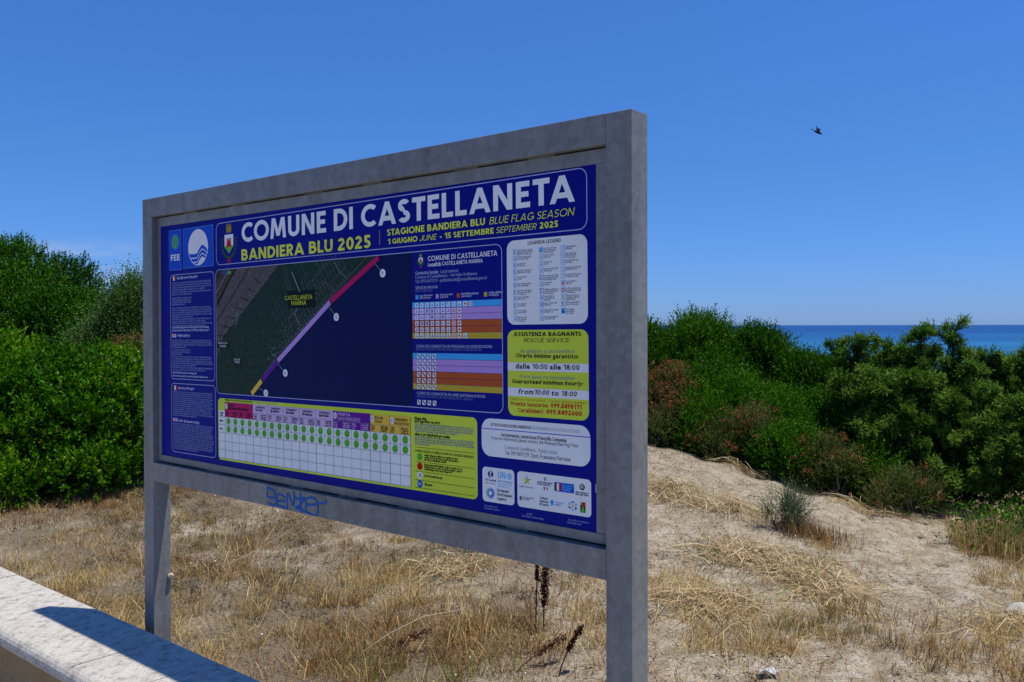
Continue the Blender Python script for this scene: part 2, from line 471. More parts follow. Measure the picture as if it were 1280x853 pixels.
# ------------------------------------------------------------------ information board
board = empty('information_board', (P0[0] + E[0] * 1.2, P0[1] + E[1] * 1.2, .1), ANG)
tag(board, 'large blue beach information board in a grey galvanised steel frame on two posts', 'information board')
def bl(u, v, w): return (u - 1.2, -w, P0[2] - .1 - v)     # board coordinates -> local
FW, BW = .028, -.057
def bar(name, u0, u1, v0, v1, w0, w1, mat, parent, bev=.004):
    bm = bmesh.new()
    a = bl(u0, v1, w1); c_ = bl(u1, v0, w0)
    bm_box(bm, a, c_)
    if bev: bevel(bm, bev, 2)
    return from_bm(name, bm, mat, parent)
postL = bar('post', -.116, -.031, -.131, 2.35, BW, FW, m_steel, board, .0025)
postR = bar('post', 2.448, 2.533, -.131, 2.35, BW, FW, m_steel, board, .0025)
bar('crossbar', -.0308, 2.4478, -.131, -.046, BW, FW, m_steel, board, .0018)
lowbar = bar('crossbar', -.0308, 2.4478, 1.085, 1.171, BW, FW, m_steel, board, .0018)
# inner trim frame
bm = bmesh.new()
T0, T1 = -.032, .004
for (u0, u1, v0, v1) in ((-.026, 2.443, -.041, .0), (-.026, 2.443, 1.05, 1.079), (-.026, .0, .0005, 1.0495), (2.4, 2.443, .0005, 1.0495)):
    vs, fs = bm_box(bm, bl(u0, v1, T1), bl(u1, v0, T0))
bevel(bm, .0012, 1)
from_bm('trim_frame', bm, m_steel, board)
for uu in (.25, .62, 1.12, 1.45, 1.9, 2.2): bar('weld', uu - .05, uu + .05, -.0455, -.0415, -.03, .0, m_steel, board, 0)
for uu in (.42, 1.0, 1.3, 1.62, 2.1): bar('weld', uu - .04, uu + .05, 1.0795, 1.0845, -.03, .0, m_steel, board, 0)
bar('gap_shade_sheet', -.03, 2.447, -.045, 1.084, -.040, -.034, m_gap, board, 0)  # added dark sheet, keeps the bright background out of the trim gaps

# ---- printed panel
COL = {
 'blue': (.002, .006, .19), 'navy': (.002, .006, .135), 'sea': (.0012, .008, .065), 'white': (.80, .78, .74), 'paper': (.72, .72, .70), 'yellow': (.68, .74, .045),
 'lime': (.55, .66, .05), 'black': (.012, .012, .016), 'grey': (.22, .25, .28), 'royal': (.008, .07, .50), 'cyan': (.05, .36, .80), 'mauve': (.42, .26, .58),
 'rust': (.42, .085, .022), 'ochre': (.50, .36, .035), 'gold': (.72, .47, .05), 'pink': (.42, .010, .10), 'lilac': (.56, .40, .60), 'purple': (.12, .010, .26),
 'green': (.10, .42, .035), 'dgreen': (.02, .09, .01), 'red': (.50, .010, .012), 'brightred': (.62, .03, .02), 'text': (.36, .40, .58), 'dimtext': (.16, .20, .42), 'olive': (.28, .22, .02),
 'steel': (.10, .28, .62), 'sky': (.10, .45, .82), 'teal': (.03, .30, .30), 'orange': (.62, .25, .03), 'road': (.12, .14, .15), 'field': (.10, .085, .085), 'brown': (.075, .05, .04), 'land': (.014, .040, .028), 'wood': (.004, .014, .012),
}
INK = {}
def ink(c):
    if c not in INK:
        col = tuple(min(.88, q_ * 1.2) for q_ in COL[c])
        m, n, l, b = new_mat('print_' + c)
        tcn = n.new('ShaderNodeTexCoord')
        nn = noise(n, l, 3.0, 4, .6, tcn.outputs['Object'])
        r = ramp(n, [(.3, tuple(x * .9 for x in col)), (.7, tuple(x * 1.06 for x in col))])
        l.new(nn.outputs[0], r.inputs[0]); l.new(r.outputs[0], b.inputs['Base Color'])
        b.inputs['Roughness'].default_value = .5; b.inputs['Specular IOR Level'].default_value = .07
        if c in ('land', 'wood', 'field', 'brown'):
            n2 = noise(n, l, 55, 6, .75, tcn.outputs['Object'])
            r2 = ramp(n, [(.3, (.35, .4, .4)), (.55, (1, 1, 1)), (.75, (2.6, 2.4, 2.3))]); l.new(n2.outputs[0], r2.inputs[0])
            l.new(mixc(n, l, .9, r.outputs[0], r2.outputs[0], 'MULTIPLY'), b.inputs['Base Color'])
        INK[c] = m
    return INK[c]

panel = bar('panel', -.02, 2.42, -.035, 1.07, -.03, 0.0, ink('blue'), board, 0)
PHI = .0085
LV = .00035
_font_cache = {}
def builtin_glyph(ch, bold, italic):
    key = (ch, bold, italic)
    if key in _font_cache: return _font_cache[key]
    cu = bpy.data.curves.new('t', 'FONT'); cu.body = ch; cu.size = 1.0
    cu.resolution_u = 3; cu.fill_mode = 'FRONT'; cu.offset = bold; cu.shear = italic
    ob = bpy.data.objects.new('t', cu); link(ob)
    me = bpy.data.meshes.new_from_object(ob.evaluated_get(bpy.context.evaluated_depsgraph_get()))
    v = [(x.co.x, x.co.y) for x in me.vertices]; f = [tuple(p.vertices) for p in me.polygons]
    bpy.data.objects.remove(ob); bpy.data.curves.remove(cu); bpy.data.meshes.remove(me)
    _font_cache[key] = (v, f)
    return v, f
_v0, _ = builtin_glyph('H', 0.0, 0.0)
CAP = max(p[1] for p in _v0)

# geometric sans capitals and figures: (kind, ...) pieces in a box of cap height 1
def glyph_pieces(ch, t):
    h = t / 2; m = 1 - h
    R = lambda x0, y0, x1, y1: ('R', x0, y0, x1, y1)
    D = lambda x0, y0, x1, y1, k=1.0: ('D', x0, y0, x1, y1, k)
    A = lambda cx, cy, rx, ry, a0, a1: ('A', cx, cy, rx, ry, a0, a1)
    V = lambda x, y0=0, y1=1: R(x, y0, x + t, y1)
    Hh = lambda y, x0, x1: R(x0, y - h, x1, y + h)
    T = {
     'A': [D(h * .9, 0, .46, 1), D(.92 - h * .9, 0, .46, 1), Hh(.28, .18, .74)],
     'B': [V(0), Hh(m, t, .34), Hh(.53, t, .34), Hh(h, t, .36), A(.34, (m + .53) / 2, .24 - h + .06, (m - .53) / 2, -90, 90), A(.36, (h + .53) / 2, .28 - h + .06, (.53 - h) / 2, -90, 90)],
     'C': [A(.5, .5, .5 - h, .5 - h, 48, 312)],
     'D': [V(0), Hh(m, t, .32), Hh(h, t, .32), A(.32, .5, .48 - h, .5 - h, -90, 90)],
     'E': [V(0), Hh(m, t, .55), Hh(.51, t, .51), Hh(h, t, .57)],
     'F': [V(0), Hh(m, t, .54), Hh(.49, t, .50)],
     'G': [A(.5, .5, .5 - h, .5 - h, 48, 340), Hh(.44, .56, .98), R(.98 - t, .14, .98, .44 - h)],
     'H': [V(0), V(.76 - t), Hh(.52, t, .76 - t)],
     'I': [V(0)],
     'J': [R(.42 - t, .28, .42, 1), A(.18, .28, .24 - h, .28 - h, 180, 360)],
     'L': [V(0), Hh(h, t, .52)],
     'M': [D(h * .8, 0, h + .07, 1), D(1.02 - h * .8, 0, .95 - h, 1), D(.51, .12, h + .10, 1), D(.51, .12, .92 - h, 1)],
     'N': [V(0), V(.80 - t), D(.80 - h * 1.1, 0, h * 1.1, 1)],
     'O': [A(.53, .5, .53 - h, .5 - h + .012, 0, 360)],
     'P': [V(0), Hh(m, t, .32), Hh(.42, t, .32), A(.32, (m + .42) / 2, .27 - h + .05, (m - .42) / 2, -90, 90)],
     'Q': [A(.53, .5, .53 - h, .5 - h, 0, 360), D(.90, 0, .62, .32)],
     'R': [V(0), Hh(m, t, .32), Hh(.47, t, .32), A(.32, (m + .47) / 2, .26 - h + .05, (m - .47) / 2, -90, 90), D(.60 - h * .6, 0, .28, .47)],
     'S': [A(.30, .735, .30 - h, .265 - h, 30, 270), A(.30, .265 + h * .0, .31 - h, .265 - h + .0, -150, 90), Hh(.5, .26, .34)],
     'T': [Hh(m, 0, .66), R(.33 - h, 0, .33 + h, 1 - t)],
     'U': [V(0, .34), V(.74 - t, .34), A(.37, .34, .37 - h, .34 - h, 180, 360)],
     'V': [D(.44, 0, h * .9, 1), D(.44, 0, .88 - h * .9, 1)],
     'Y': [R(.42 - h, 0, .42 + h, .45), D(.42, .40, h * .9, 1), D(.42, .40, .84 - h * .9, 1)],
     'Z': [Hh(m, 0, .62), Hh(h, 0, .64), D(h * 1.2, t, .62 - h * 1.2, 1 - t)],
     '0': [A(.32, .5, .32 - h, .5 - h, 0, 360)],
     '1': [R(.26, 0, .26 + t, 1), D(.04, .72, .30, 1)],
     '2': [A(.29, .71, .28 - h, .29 - h, -8, 165), Hh(h, .0, .58), D(h * 1.3, t, .53 - h * .3, .66)],
     '3': [A(.28, .735, .26 - h, .265 - h, -90, 150), A(.28, .285, .29 - h, .285 - h, -150, 90), Hh(.55, .18, .30)],
     '4': [R(.42, 0, .42 + t, 1), Hh(.28, 0, .66), D(h, .28, .44, 1)],
     '5': [Hh(m, .10, .54), R(.08, .45, .08 + t, 1), A(.27, .31, .30 - h, .31 - h, -150, 130)],
     '6': [A(.31, .32, .31 - h, .32 - h, 0, 360), D(h * 1.15, .36, .40, 1)],
     '7': [Hh(m, 0, .58), D(.16, 0, .52, 1 - t)],
     '8': [A(.31, .745, .27 - h, .255 - h, 0, 360), A(.31, .275, .31 - h, .275 - h, 0, 360)],
     '9': [A(.31, .68, .31 - h, .32 - h, 0, 360), D(.22, 0, .62 - h * 1.15, .64)],
     '.': [R(0, 0, t * 1.1, t * 1.1)], ':': [R(0, .02, t * 1.1, .02 + t * 1.1), R(0, .48, t * 1.1, .48 + t * 1.1)],
     '-': [Hh(.36, 0, .34)],
    }
    return T.get(ch)
def stroke_glyph(ch, t, italic, seg=14):
    key = ('s', ch, t, italic, seg)
    if key in _font_cache: return _font_cache[key]
    pcs = glyph_pieces(ch, t)
    if pcs is None: return None
    out = []
    for q in pcs:
        if q[0] == 'R': out.append([(q[1], q[2]), (q[3], q[2]), (q[3], q[4]), (q[1], q[4])])
        elif q[0] == 'D':
            _, x0, y0, x1, y1, k_ = q
            hw = t / 2 * math.sqrt(1 + ((x1 - x0) / (y1 - y0)) ** 2) * .97
            out.append([(x0 - hw, y0), (x0 + hw, y0), (x1 + hw, y1), (x1 - hw, y1)])
        else:
            _, cx, cy, rx, ry, a0, a1 = q
            n_ = max(4, int(seg * abs(a1 - a0) / 180))
            an = [math.radians(a0 + (a1 - a0) * i / n_) for i in range(n_ + 1)]
            for a, b_ in zip(an[:-1], an[1:]):
                ro = (rx + t / 2, ry + t / 2); ri = (rx - t / 2, ry - t / 2)
                out.append([(cx + ri[0] * math.cos(a), cy + ri[1] * math.sin(a)), (cx + ro[0] * math.cos(a), cy + ro[1] * math.sin(a)), (cx + ro[0] * math.cos(b_), cy + ro[1] * math.sin(b_)), (cx + ri[0] * math.cos(b_), cy + ri[1] * math.sin(b_))])
    if italic: out = [[(x + italic * y, y) for x, y in p_] for p_ in out]
    _font_cache[key] = out
    return out

class Print:
    """flat ink on the panel; coordinates u (right) and v (down) in metres from the panel's top-left corner"""
    def __init__(self): self.V = []; self.F = []; self.M = []; self.cols = []
    def mi(self, c):
        if c not in self.cols: self.cols.append(c)
        return self.cols.index(c)
    def poly(self, pts, c, lv=1):
        k0 = len(self.V)
        a = sum(pts[i][0] * pts[(i + 1) % len(pts)][1] - pts[(i + 1) % len(pts)][0] * pts[i][1] for i in range(len(pts)))
        if a > 0: pts = pts[::-1]
        for (u, v) in pts: self.V.append((u + PHI * v, v - PHI * u, lv * LV))
        self.F.append(tuple(range(k0, k0 + len(pts)))); self.M.append(self.mi(c))
    def rect(self, u0, v0, u1, v1, c, lv=1): self.poly([(u0, v0), (u1, v0), (u1, v1), (u0, v1)], c, lv)
    def rpts(self, u0, v0, u1, v1, r, seg=7):
        P = []
        for (cx, cy, a0) in ((u1 - r, v0 + r, -90), (u1 - r, v1 - r, 0), (u0 + r, v1 - r, 90), (u0 + r, v0 + r, 180)):
            for i in range(seg + 1):
                a = math.radians(a0 + 90 * i / seg); P.append((cx + r * math.cos(a), cy + r * math.sin(a)))
        return P
    def rrect(self, u0, v0, u1, v1, r, c, lv=1): self.poly(self.rpts(u0, v0, u1, v1, r), c, lv)
    def strip(self, A, B, c, lv):
        for i in range(len(A)):
            j = (i + 1) % len(A); self.poly([A[i], A[j], B[j], B[i]], c, lv)
    def rline(self, u0, v0, u1, v1, r, t, c, lv=1):
        self.strip(self.rpts(u0, v0, u1, v1, r), self.rpts(u0 + t, v0 + t, u1 - t, v1 - t, max(r - t, .0005)), c, lv)
    def disc(self, u, v, r, c, lv=1, n=20, ry=None):
        ry = ry or r
        self.poly([(u + r * math.cos(2 * math.pi * i / n), v + ry * math.sin(2 * math.pi * i / n)) for i in range(n)], c, lv)
    def ring(self, u, v, r, t, c, lv=1, n=24):
        f = lambda q: [(u + q * math.cos(2 * math.pi * i / n), v + q * math.sin(2 * math.pi * i / n)) for i in range(n)]
        self.strip(f(r), f(r - t), c, lv)
    def line(self, pts, t, c, lv=1):
        for (a, b) in zip(pts[:-1], pts[1:]):
            d = np.subtract(b, a); L = np.hypot(*d)
            if L < 1e-9: continue
            nn = np.array([-d[1], d[0]]) / L * t / 2; e = d / L * t * .3
            a2 = np.array(a) - e; b2 = np.array(b) + e
            self.poly([tuple(a2 + nn), tuple(b2 + nn), tuple(b2 - nn), tuple(a2 - nn)], c, lv)
    def text(self, s, u, v, cap, c, lv=3, width=None, bold=0.0, italic=0.0, align='L'):
        """one line of lettering, baseline at v; bold 0 (book) to .06 (heavy)"""
        t = .105 + bold * 1.6 if bold < .05 else .205
        gap = .135 if bold < .05 else .11
        x = 0.0; polys = []; prev = ''
        for ch in s:
            if ch == ' ': x += .36; prev = ch; continue
            src = 'À' == ch and 'A' or ch
            g = stroke_glyph(src, t, 0.0, 14 if cap > .03 else 7)
            if g is None:
                vv, ff = builtin_glyph(ch, min(bold, .03), 0.0)
                if not vv: continue
                g = [[(vv[i][0] / CAP, vv[i][1] / CAP) for i in f] for f in ff]
            x0 = min(p_[0] for q in g for p_ in q); x1 = max(p_[0] for q in g for p_ in q)
            k = 0.0
            pair = prev + ch
            if prev in 'ALTVYP' and ch in 'ATVY' and pair not in ('AA', 'LA', 'TT', 'LL'): k = -.11
            elif prev in 'CODGQ' and ch in 'CODGQ': k = -.04
            elif prev and prev in 'HIMNU' and ch in 'HIMNUEBDLPRF': k = .04
            x += k
            polys += [[(p_[0] - x0 + x + italic * p_[1], p_[1]) for p_ in q] for q in g]
            if ch == 'À': polys.append([(x + .30, 1.22), (x + .45, 1.22), (x + .55, 1.06), (x + .45, 1.06)])
            x += (x1 - x0) + gap; prev = ch
        x0 = min(p_[0] for q in polys for p_ in q); x1 = max(p_[0] for q in polys for p_ in q)
        kx = width / (x1 - x0) if width else cap
        wd = (x1 - x0) * kx; off = {'L': 0, 'C': -wd / 2, 'R': -wd}[align]
        for i, q in enumerate(polys):
            self.poly([(u + off + (a - x0) * kx, v - b_ * cap) for a, b_ in q], c, lv + (i % 7) * .02)
        return wd
    def greek(self, u0, v0, u1, n, pitch, h, c, lv=2, last=.6, para=None):
        """lines too small to read in the photograph: rows of word-length strokes with the odd taller letter"""
        for i in range(n):
            v = v0 + i * pitch
            end = u1 - random.random() * .06 * (u1 - u0)
            if i == n - 1 or (para and i in para): end = u0 + (u1 - u0) * min(1.0, last * random.uniform(.6, 1.2))
            u = u0
            while u < end:
                wl_ = random.uniform(.008, .03) * h / .006
                e = min(u + wl_, end)
                x = u
                while x < e - .1 * h:
                    lw = h * random.uniform(.45, .7)
                    tall = random.random() < .25
                    self.rect(x, v - (h * .35 if tall else 0), min(x + lw, e), v + h * random.choice((.8, 1, 1, 1.3)), c, lv)
                    x += lw + h * .22
                u = e + h * .55
    def done(self, name, parent):
        V = np.array(self.V); P = np.stack([V[:, 0] - 1.2, -V[:, 2], P0[2] - .1 - V[:, 1]], -1)
        me = bpy.data.meshes.new(name)
        me.from_pydata([tuple(p) for p in P], [], self.F)
        for i, p in enumerate(me.polygons): p.material_index = self.M[i]
        me.update()
        o = obj(name, me, [ink(c) for c in self.cols], parent)
        return o

B1, B2, LT = .055, .038, 0.0
IT = .22
def emblem(p, u, v, k, lv=2):
    """municipal arms: crown, white shield with a red tower on a green hill, wreath and ribbon"""
    p.rrect(u - .019 * k, v - .070 * k, u + .019 * k, v - .042 * k, .006 * k, 'olive', lv)
    for i in range(3): p.rect(u + (-.016 + .012 * i) * k, v - .078 * k, u + (-.008 + .012 * i) * k, v - .070 * k, 'olive', lv)
    p.poly([(u - .032 * k, v - .034 * k), (u + .032 * k, v - .034 * k), (u + .032 * k, v + .018 * k), (u, v + .045 * k), (u - .032 * k, v + .018 * k)], 'white', lv)
    p.poly([(u - .031 * k, v + .013 * k), (u + .031 * k, v + .013 * k), (u + .030 * k, v + .020 * k), (u, v + .044 * k), (u - .030 * k, v + .020 * k)], 'green', lv + 1)
    p.poly([(u - .013 * k, v - .010 * k), (u + .013 * k, v - .010 * k), (u + .019 * k, v + .018 * k), (u - .019 * k, v + .018 * k)], 'red', lv + 2)
    for i in range(3): p.rect(u + (-.015 + .012 * i) * k, v - .018 * k, u + (-.008 + .012 * i) * k, v - .010 * k, 'red', lv + 2)
    for s in (-1, 1):
        for i in range(8):
            a = math.radians(-20 + 105 * i / 7)
            p.disc(u + s * .052 * k * math.cos(a), v + .004 * k + .058 * k * math.sin(a), .009 * k, 'dgreen', lv, 7, .006 * k)
    p.poly([(u - .014 * k, v + .085 * k), (u - .004 * k, v + .060 * k), (u + .004 * k, v + .060 * k), (u + .014 * k, v + .085 * k), (u + .006 * k, v + .085 * k), (u, v + .070 * k), (u - .006 * k, v + .085 * k)], 'red', lv)

# logo tiles
p = Print()
p.rect(.071, .025, .176, .206, 'royal', 1); p.rline(.071, .025, .176, .206, .001, .0018, 'steel', 2)
p.ring(.124, .079, .034, .0022, 'steel', 2); p.disc(.124, .079, .029, 'green', 2)
for i in range(5): p.line([(.099 + .003 * abs(i - 2), .063 + i * .008), (.117, .061 + i * .008), (.133, .067 + i * .008), (.149 - .003 * abs(i - 2), .063 + i * .008)], .0022, 'royal', 3)
p.text('FEE', .124, .163, .028, 'white', 2, .076, B1, 0, 'C')
p.done('logo_tile', panel)
p = Print()
p.rect(.191, .026, .434, .203, 'royal', 1); p.rline(.191, .026, .434, .203, .001, .002, 'steel', 2)
cx, cy, R = .313, .1155, .0795
p.disc(cx, cy, R, 'white', 2, 48)
def wave(dy):
    pts = []
    for i in range(25):
        t = i / 24
        x = cx - R * 1.0 + 2 * R * t
        # low swell breaking upward to a crest at right
        y = cy + dy + .004 * math.sin(t * 5.2) + (.0 if t < .45 else -.030 * math.sin((t - .45) / .55 * math.pi) * (1 if t < .78 else .9))
        pts.append((x, y))
    return pts
def clip_circle(pts, r):
    out = []
    for x, y in pts:
        d = math.hypot(x - cx, y - cy)
        out.append((cx + (x - cx) * min(1, r / d), cy + (y - cy) * min(1, r / d)) if d > 0 else (x, y))
    return out
for dy, t in ((.024, .016), (.045, .014), (.064, .011)):
    a = clip_circle(wave(dy), R - .004); b_ = clip_circle([(x, y + t) for x, y in wave(dy)], R - .004)
    for i in range(len(a) - 1):
        p.poly([a[i], a[i + 1], b_[i + 1], b_[i]], 'royal', 3)
p.done('logo_tile', panel)

# title banner
p = Print()
p.rline(.455, .024, 2.367, .203, .03, .0028, 'text', 1)
emblem(p, .552, .112, 1.0)
p.text('COMUNE DI CASTELLANETA', .646, .119, .0805, 'white', 2, 1.678, B1)
p.text('BANDIERA BLU 2025', .643, .193, .046, 'yellow', 2, .796, B1)
p.rect(1.4855, .133, 1.4885, .187, 'olive', 2)
w_ = .451
p.text('STAGIONE BANDIERA BLU', 1.526, .158, .0225, 'yellow', 2, .452, B1)
p.text('BLUE FLAG SEASON', 1.996, .1585, .0225, 'yellow', 2, .328, LT, IT)
p.text('1 GIUGNO', 1.528, .188, .0185, 'yellow', 2, .148, B1)
p.text('JUNE', 1.687, .188, .0185, 'yellow', 2, .080, LT, IT)
p.text('- 15 SETTEMBRE', 1.780, .188, .0185, 'yellow', 2, .234, B1)
p.text('SEPTEMBER', 2.024, .188, .0185, 'yellow', 2, .160, LT, IT)
p.text('2025', 2.195, .188, .0195, 'yellow', 2, .068, B1)
p.done('title_banner', panel)

# left text boxes
def flag_it(p, u, v, w, h):
    p.rect(u, v, u + w / 3, v + h, 'dgreen', 2); p.rect(u + w / 3, v, u + 2 * w / 3, v + h, 'white', 2); p.rect(u + 2 * w / 3, v, u + w, v + h, 'red', 2)
def flag_en(p, u, v, w, h):
    p.rect(u, v, u + w, v + h, 'royal', 2)
    p.line([(u + .002, v + .002), (u + w - .002, v + h - .002)], h * .22, 'white', 3); p.line([(u + .002, v + h - .002), (u + w - .002, v + .002)], h * .22, 'white', 3)
    p.rect(u, v + h * .33, u + w, v + h * .67, 'white', 4); p.rect(u + w * .4, v, u + w * .6, v + h, 'white', 4)
    p.rect(u, v + h * .41, u + w, v + h * .59, 'brightred', 5); p.rect(u + w * .44, v, u + w * .56, v + h, 'brightred', 5)
p = Print()
p.rline(.077, .226, .437, .698, .022, .0026, 'text', 1)
flag_it(p, .092, .234, .034, .019); p.greek(.134, .239, .31, 1, .01, .0085, 'text', 2, 1)
p.greek(.092, .262, .425, 6, .0104, .0055, 'dimtext', 2, .7, (3,))
p.greek(.092, .330, .26, 4, .0098, .0055, 'dimtext', 2)
p.greek(.092, .375, .425, 9, .0100, .0055, 'dimtext', 2, .8, (4, 6))
p.greek(.092, .462, .42, 1, .01, .0066, 'text', 2, .9); p.greek(.092, .475, .42, 1, .01, .0066, 'text', 2, .9)
flag_en(p, .090, .493, .036, .017); p.greek(.134, .498, .25, 1, .01, .0085, 'text', 2, 1)
p.greek(.092, .521, .425, 4, .0098, .0055, 'dimtext', 2)
p.greek(.092, .563, .25, 3, .0098, .0055, 'dimtext', 2)
p.greek(.092, .594, .425, 7, .0097, .0055, 'dimtext', 2, .8, (1, 4))
p.greek(.092, .665, .42, 1, .01, .0066, 'text', 2, .9); p.greek(.092, .680, .425, 1, .01, .006, 'text', 2, 1)
p.done('text_box', panel)
p = Print()
p.rline(.077, .716, .439, 1.028, .022, .0026, 'text', 1)
flag_it(p, .092, .727, .038, .020); p.greek(.138, .733, .30, 1, .01, .0085, 'text', 2, 1)
p.greek(.092, .752, .425, 13, .0088, .0050, 'dimtext', 2)
flag_en(p, .092, .873, .038, .016); p.greek(.138, .880, .31, 1, .01, .0085, 'text', 2, 1)
p.greek(.092, .896, .425, 14, .0086, .0050, 'dimtext', 2)
p.done('text_box', panel)

# satellite map of the coast
p = Print()
cut = .022
p.poly([(.453 + cut, .222), (1.65, .222), (1.65, .7455), (.453 + cut, .7455)] and p.rpts(.453, .222, 1.649, .7455, .016), 'sea', 1)
coast = [(1.470, .2225), (1.205, .378), (.870, .607), (.762, .687), (.690, .745)]
p.poly(coast + [(.475, .745), (.4535, .73), (.4535, .24), (.475, .2225)], 'land', 2)
# farmland strips towards the top left
p.poly([(.4545, .60), (.505, .505), (.62, .425), (.90, .2235), (.60, .2235), (.4545, .39)], 'field', 3)
p.poly([(.4545, .37), (.59, .2235), (.50, .2235), (.4545, .28)], 'brown', 3)
for k_ in range(7):
    t = k_ / 7
    p.line([(.4545 + .06 * t + .26 * t, .50 - .27 * t), (.52 + .30 * t, .505 - .25 * t)], .004, 'wood', 4)
p.line([(.4545, .445), (.70, .2235)], .0045, 'wood', 4); p.line([(.4545, .37), (.60, .2235)], .008, 'wood', 4)
p.line([(.4545, .318), (.555, .2235)], .0035, 'grey', 4)
p.line([(.53, .48), (.66, .385), (.82, .27)], .003, 'road', 4)
for i in range(16):
    p.rect(.60 + random.uniform(-.012, .014), .41 + i * .003, .607 + random.uniform(-.01, .014), .413 + i * .003, 'road', 4)
p.rect(.505, .229, .530, .240, 'royal', 4); p.rect(.540, .233, .565, .244, 'green', 4)
# plots and streets of the seaside village
def pt(s, d):      # s along the coast from the bottom, d inland
    a = np.array([.690, .745]); e = np.array([.780, -.523]); e = e / np.hypot(*e); nn_ = np.array([-.557, -.83])
    q = a + e * s * .94 + nn_ * d
    return (float(q[0]), float(q[1]))
for s in np.arange(.35, .85, .022):
    p.line([pt(s, .02), pt(s + random.uniform(-.01, .01), random.uniform(.12, .26))], .0012, 'road', 4)
for d in (.04, .075, .11, .15):
    p.line([pt(.36, d), pt(.83, d * .9)], .0012, 'road', 4)
for i in range(150):
    s, d = random.uniform(.2, .66), abs(random.gauss(0, .05)) + .012
    a = pt(s, d); p.rect(a[0], a[1], a[0] + random.uniform(.003, .007), a[1] + random.uniform(.002, .005), random.choice(('road', 'grey', 'road')), 5)
for i in range(14):
    a = (random.uniform(.50, 1.0), random.uniform(.42, .72)); 
    if a[1] < .735 - max(0, a[0] - .70) * .69 - .02:
        p.line([a, (a[0] + random.uniform(-.06, .09), max(.30, a[1] - random.uniform(.05, .12)))], .0012, 'wood', 4)
p.line([(.71, .731), (.86, .604), (.95, .535), (1.05, .47), (1.42, .2245)], .0022, 'road', 5)
p.line([(1.03, .465), (1.00, .42), (1.03, .365)], .0026, 'grey', 5)
p.line([(1.24, .233), (1.27, .27), (1.30, .29)], .002, 'grey', 5); p.line([(1.24, .345), (1.19, .305), (1.15, .33)], .002, 'road', 5); p.line([(1.13, .28), (1.15, .255), (1.20, .233)], .0016, 'road', 5)
p.line([(.93, .234), (1.0, .36), (.96, .45), (.955, .53)], .0016, 'road', 4)
# bathing stretches
def seg(a, b, c):
    p.line([a, b], .020, c, 6)
seg((1.476, .2335), (1.222, .375), 'pink'); seg((1.208, .384), (.892, .600), 'mauve'); seg((.878, .611), (.788, .678), 'purple'); seg((.772, .689), (.712, .737), 'gold')
for (a, b_, ch) in (((1.455, .244), (1.503, .287), 'P'), ((1.20, .390), (1.249, .436), 'Q'), ((.885, .612), (.936, .650), 'G'), ((.752, .712), (.806, .734), 'D')):
    p.line([a, b_], .0022, 'grey', 6); p.disc(b_[0], b_[1], .0148, 'white', 7, 20); p.text(ch, b_[0], b_[1] + .006, .012, 'black', 8, None, .02, 0, 'C')
p.rect(.955, .330, 1.125, .398, 'wood', 6)
p.text('CASTELLANETA', .938, .365, .0165, 'yellow', 7, .17, .0); p.text('MARINA', .979, .386, .0165, 'yellow', 7, .092, .0)
p.line([(.985, .258), (1.032, .335)], .014, 'wood', 6); p.line([(.985, .258), (1.032, .335)], .005, 'grey', 7)
p.rect(.458, .528, .545, .556, 'wood', 6); p.text('BOSCO DI', .502, .538, .008, 'white', 7, .066, .02, 0, 'C'); p.text('STORNARA', .502, .551, .008, 'white', 7, .05, .02, 0, 'C')
p.rect(.580, .595, .634, .622, 'wood', 6); p.text('RIVA DEI', .607, .606, .008, 'white', 7, .042, .02, 0, 'C'); p.text('TESSALI', .607, .617, .008, 'white', 7, .038, .02, 0, 'C')
for q in (p.rpts(.4525, .2215, 2.049, .7495, .026),):
    inner = p.rpts(.4551, .2241, 2.0464, .7469, .0234)
    p.strip(q, inner, 'text', 9)
p.done('map', panel)

# services table
p = Print()
emblem(p, 1.690, .254, .30)
p.text('COMUNE DI CASTELLANETA', 1.724, .2575, .0165, 'white', 2, .304, .035)
p.text('Località CASTELLANETA MARINA', 1.724, .2755, .0125, 'white', 2, .243, .03)
p.text('Contatto locale:', 1.664, .300, .011, 'text', 2, .108, .045); p.text('Local contact', 1.782, .300, .011, 'text', 2, .080)
p.text('Comune di Castellaneta - Servizio Ambiente', 1.664, .3135, .0105, 'text', 2, .279)
p.text('Tel. 099 8497219 - polizialocale@castellaneta.gov.it', 1.664, .3285, .0105, 'text', 2, .320)
p.text('SERVIZI IN SPIAGGIA', 1.664, .349, .009, 'text', 2, .105, .04); p.text('BEACH SERVICES', 1.664, .3595, .009, 'dimtext', 2, .08)
for u, c, w_ in ((1.664, 'cyan', .06), (1.759, 'mauve', .06), (1.854, 'rust', .075), (1.971, 'ochre', .06)):
    p.rect(u, .369, u + .0135, .3835, c, 2)
    p.greek(u + .020, .370, u + .020 + w_, 2, .0075, .0045, 'text', 2, .8)
rows = ['cyan', 'mauve', 'mauve', 'rust', 'rust', 'ochre']
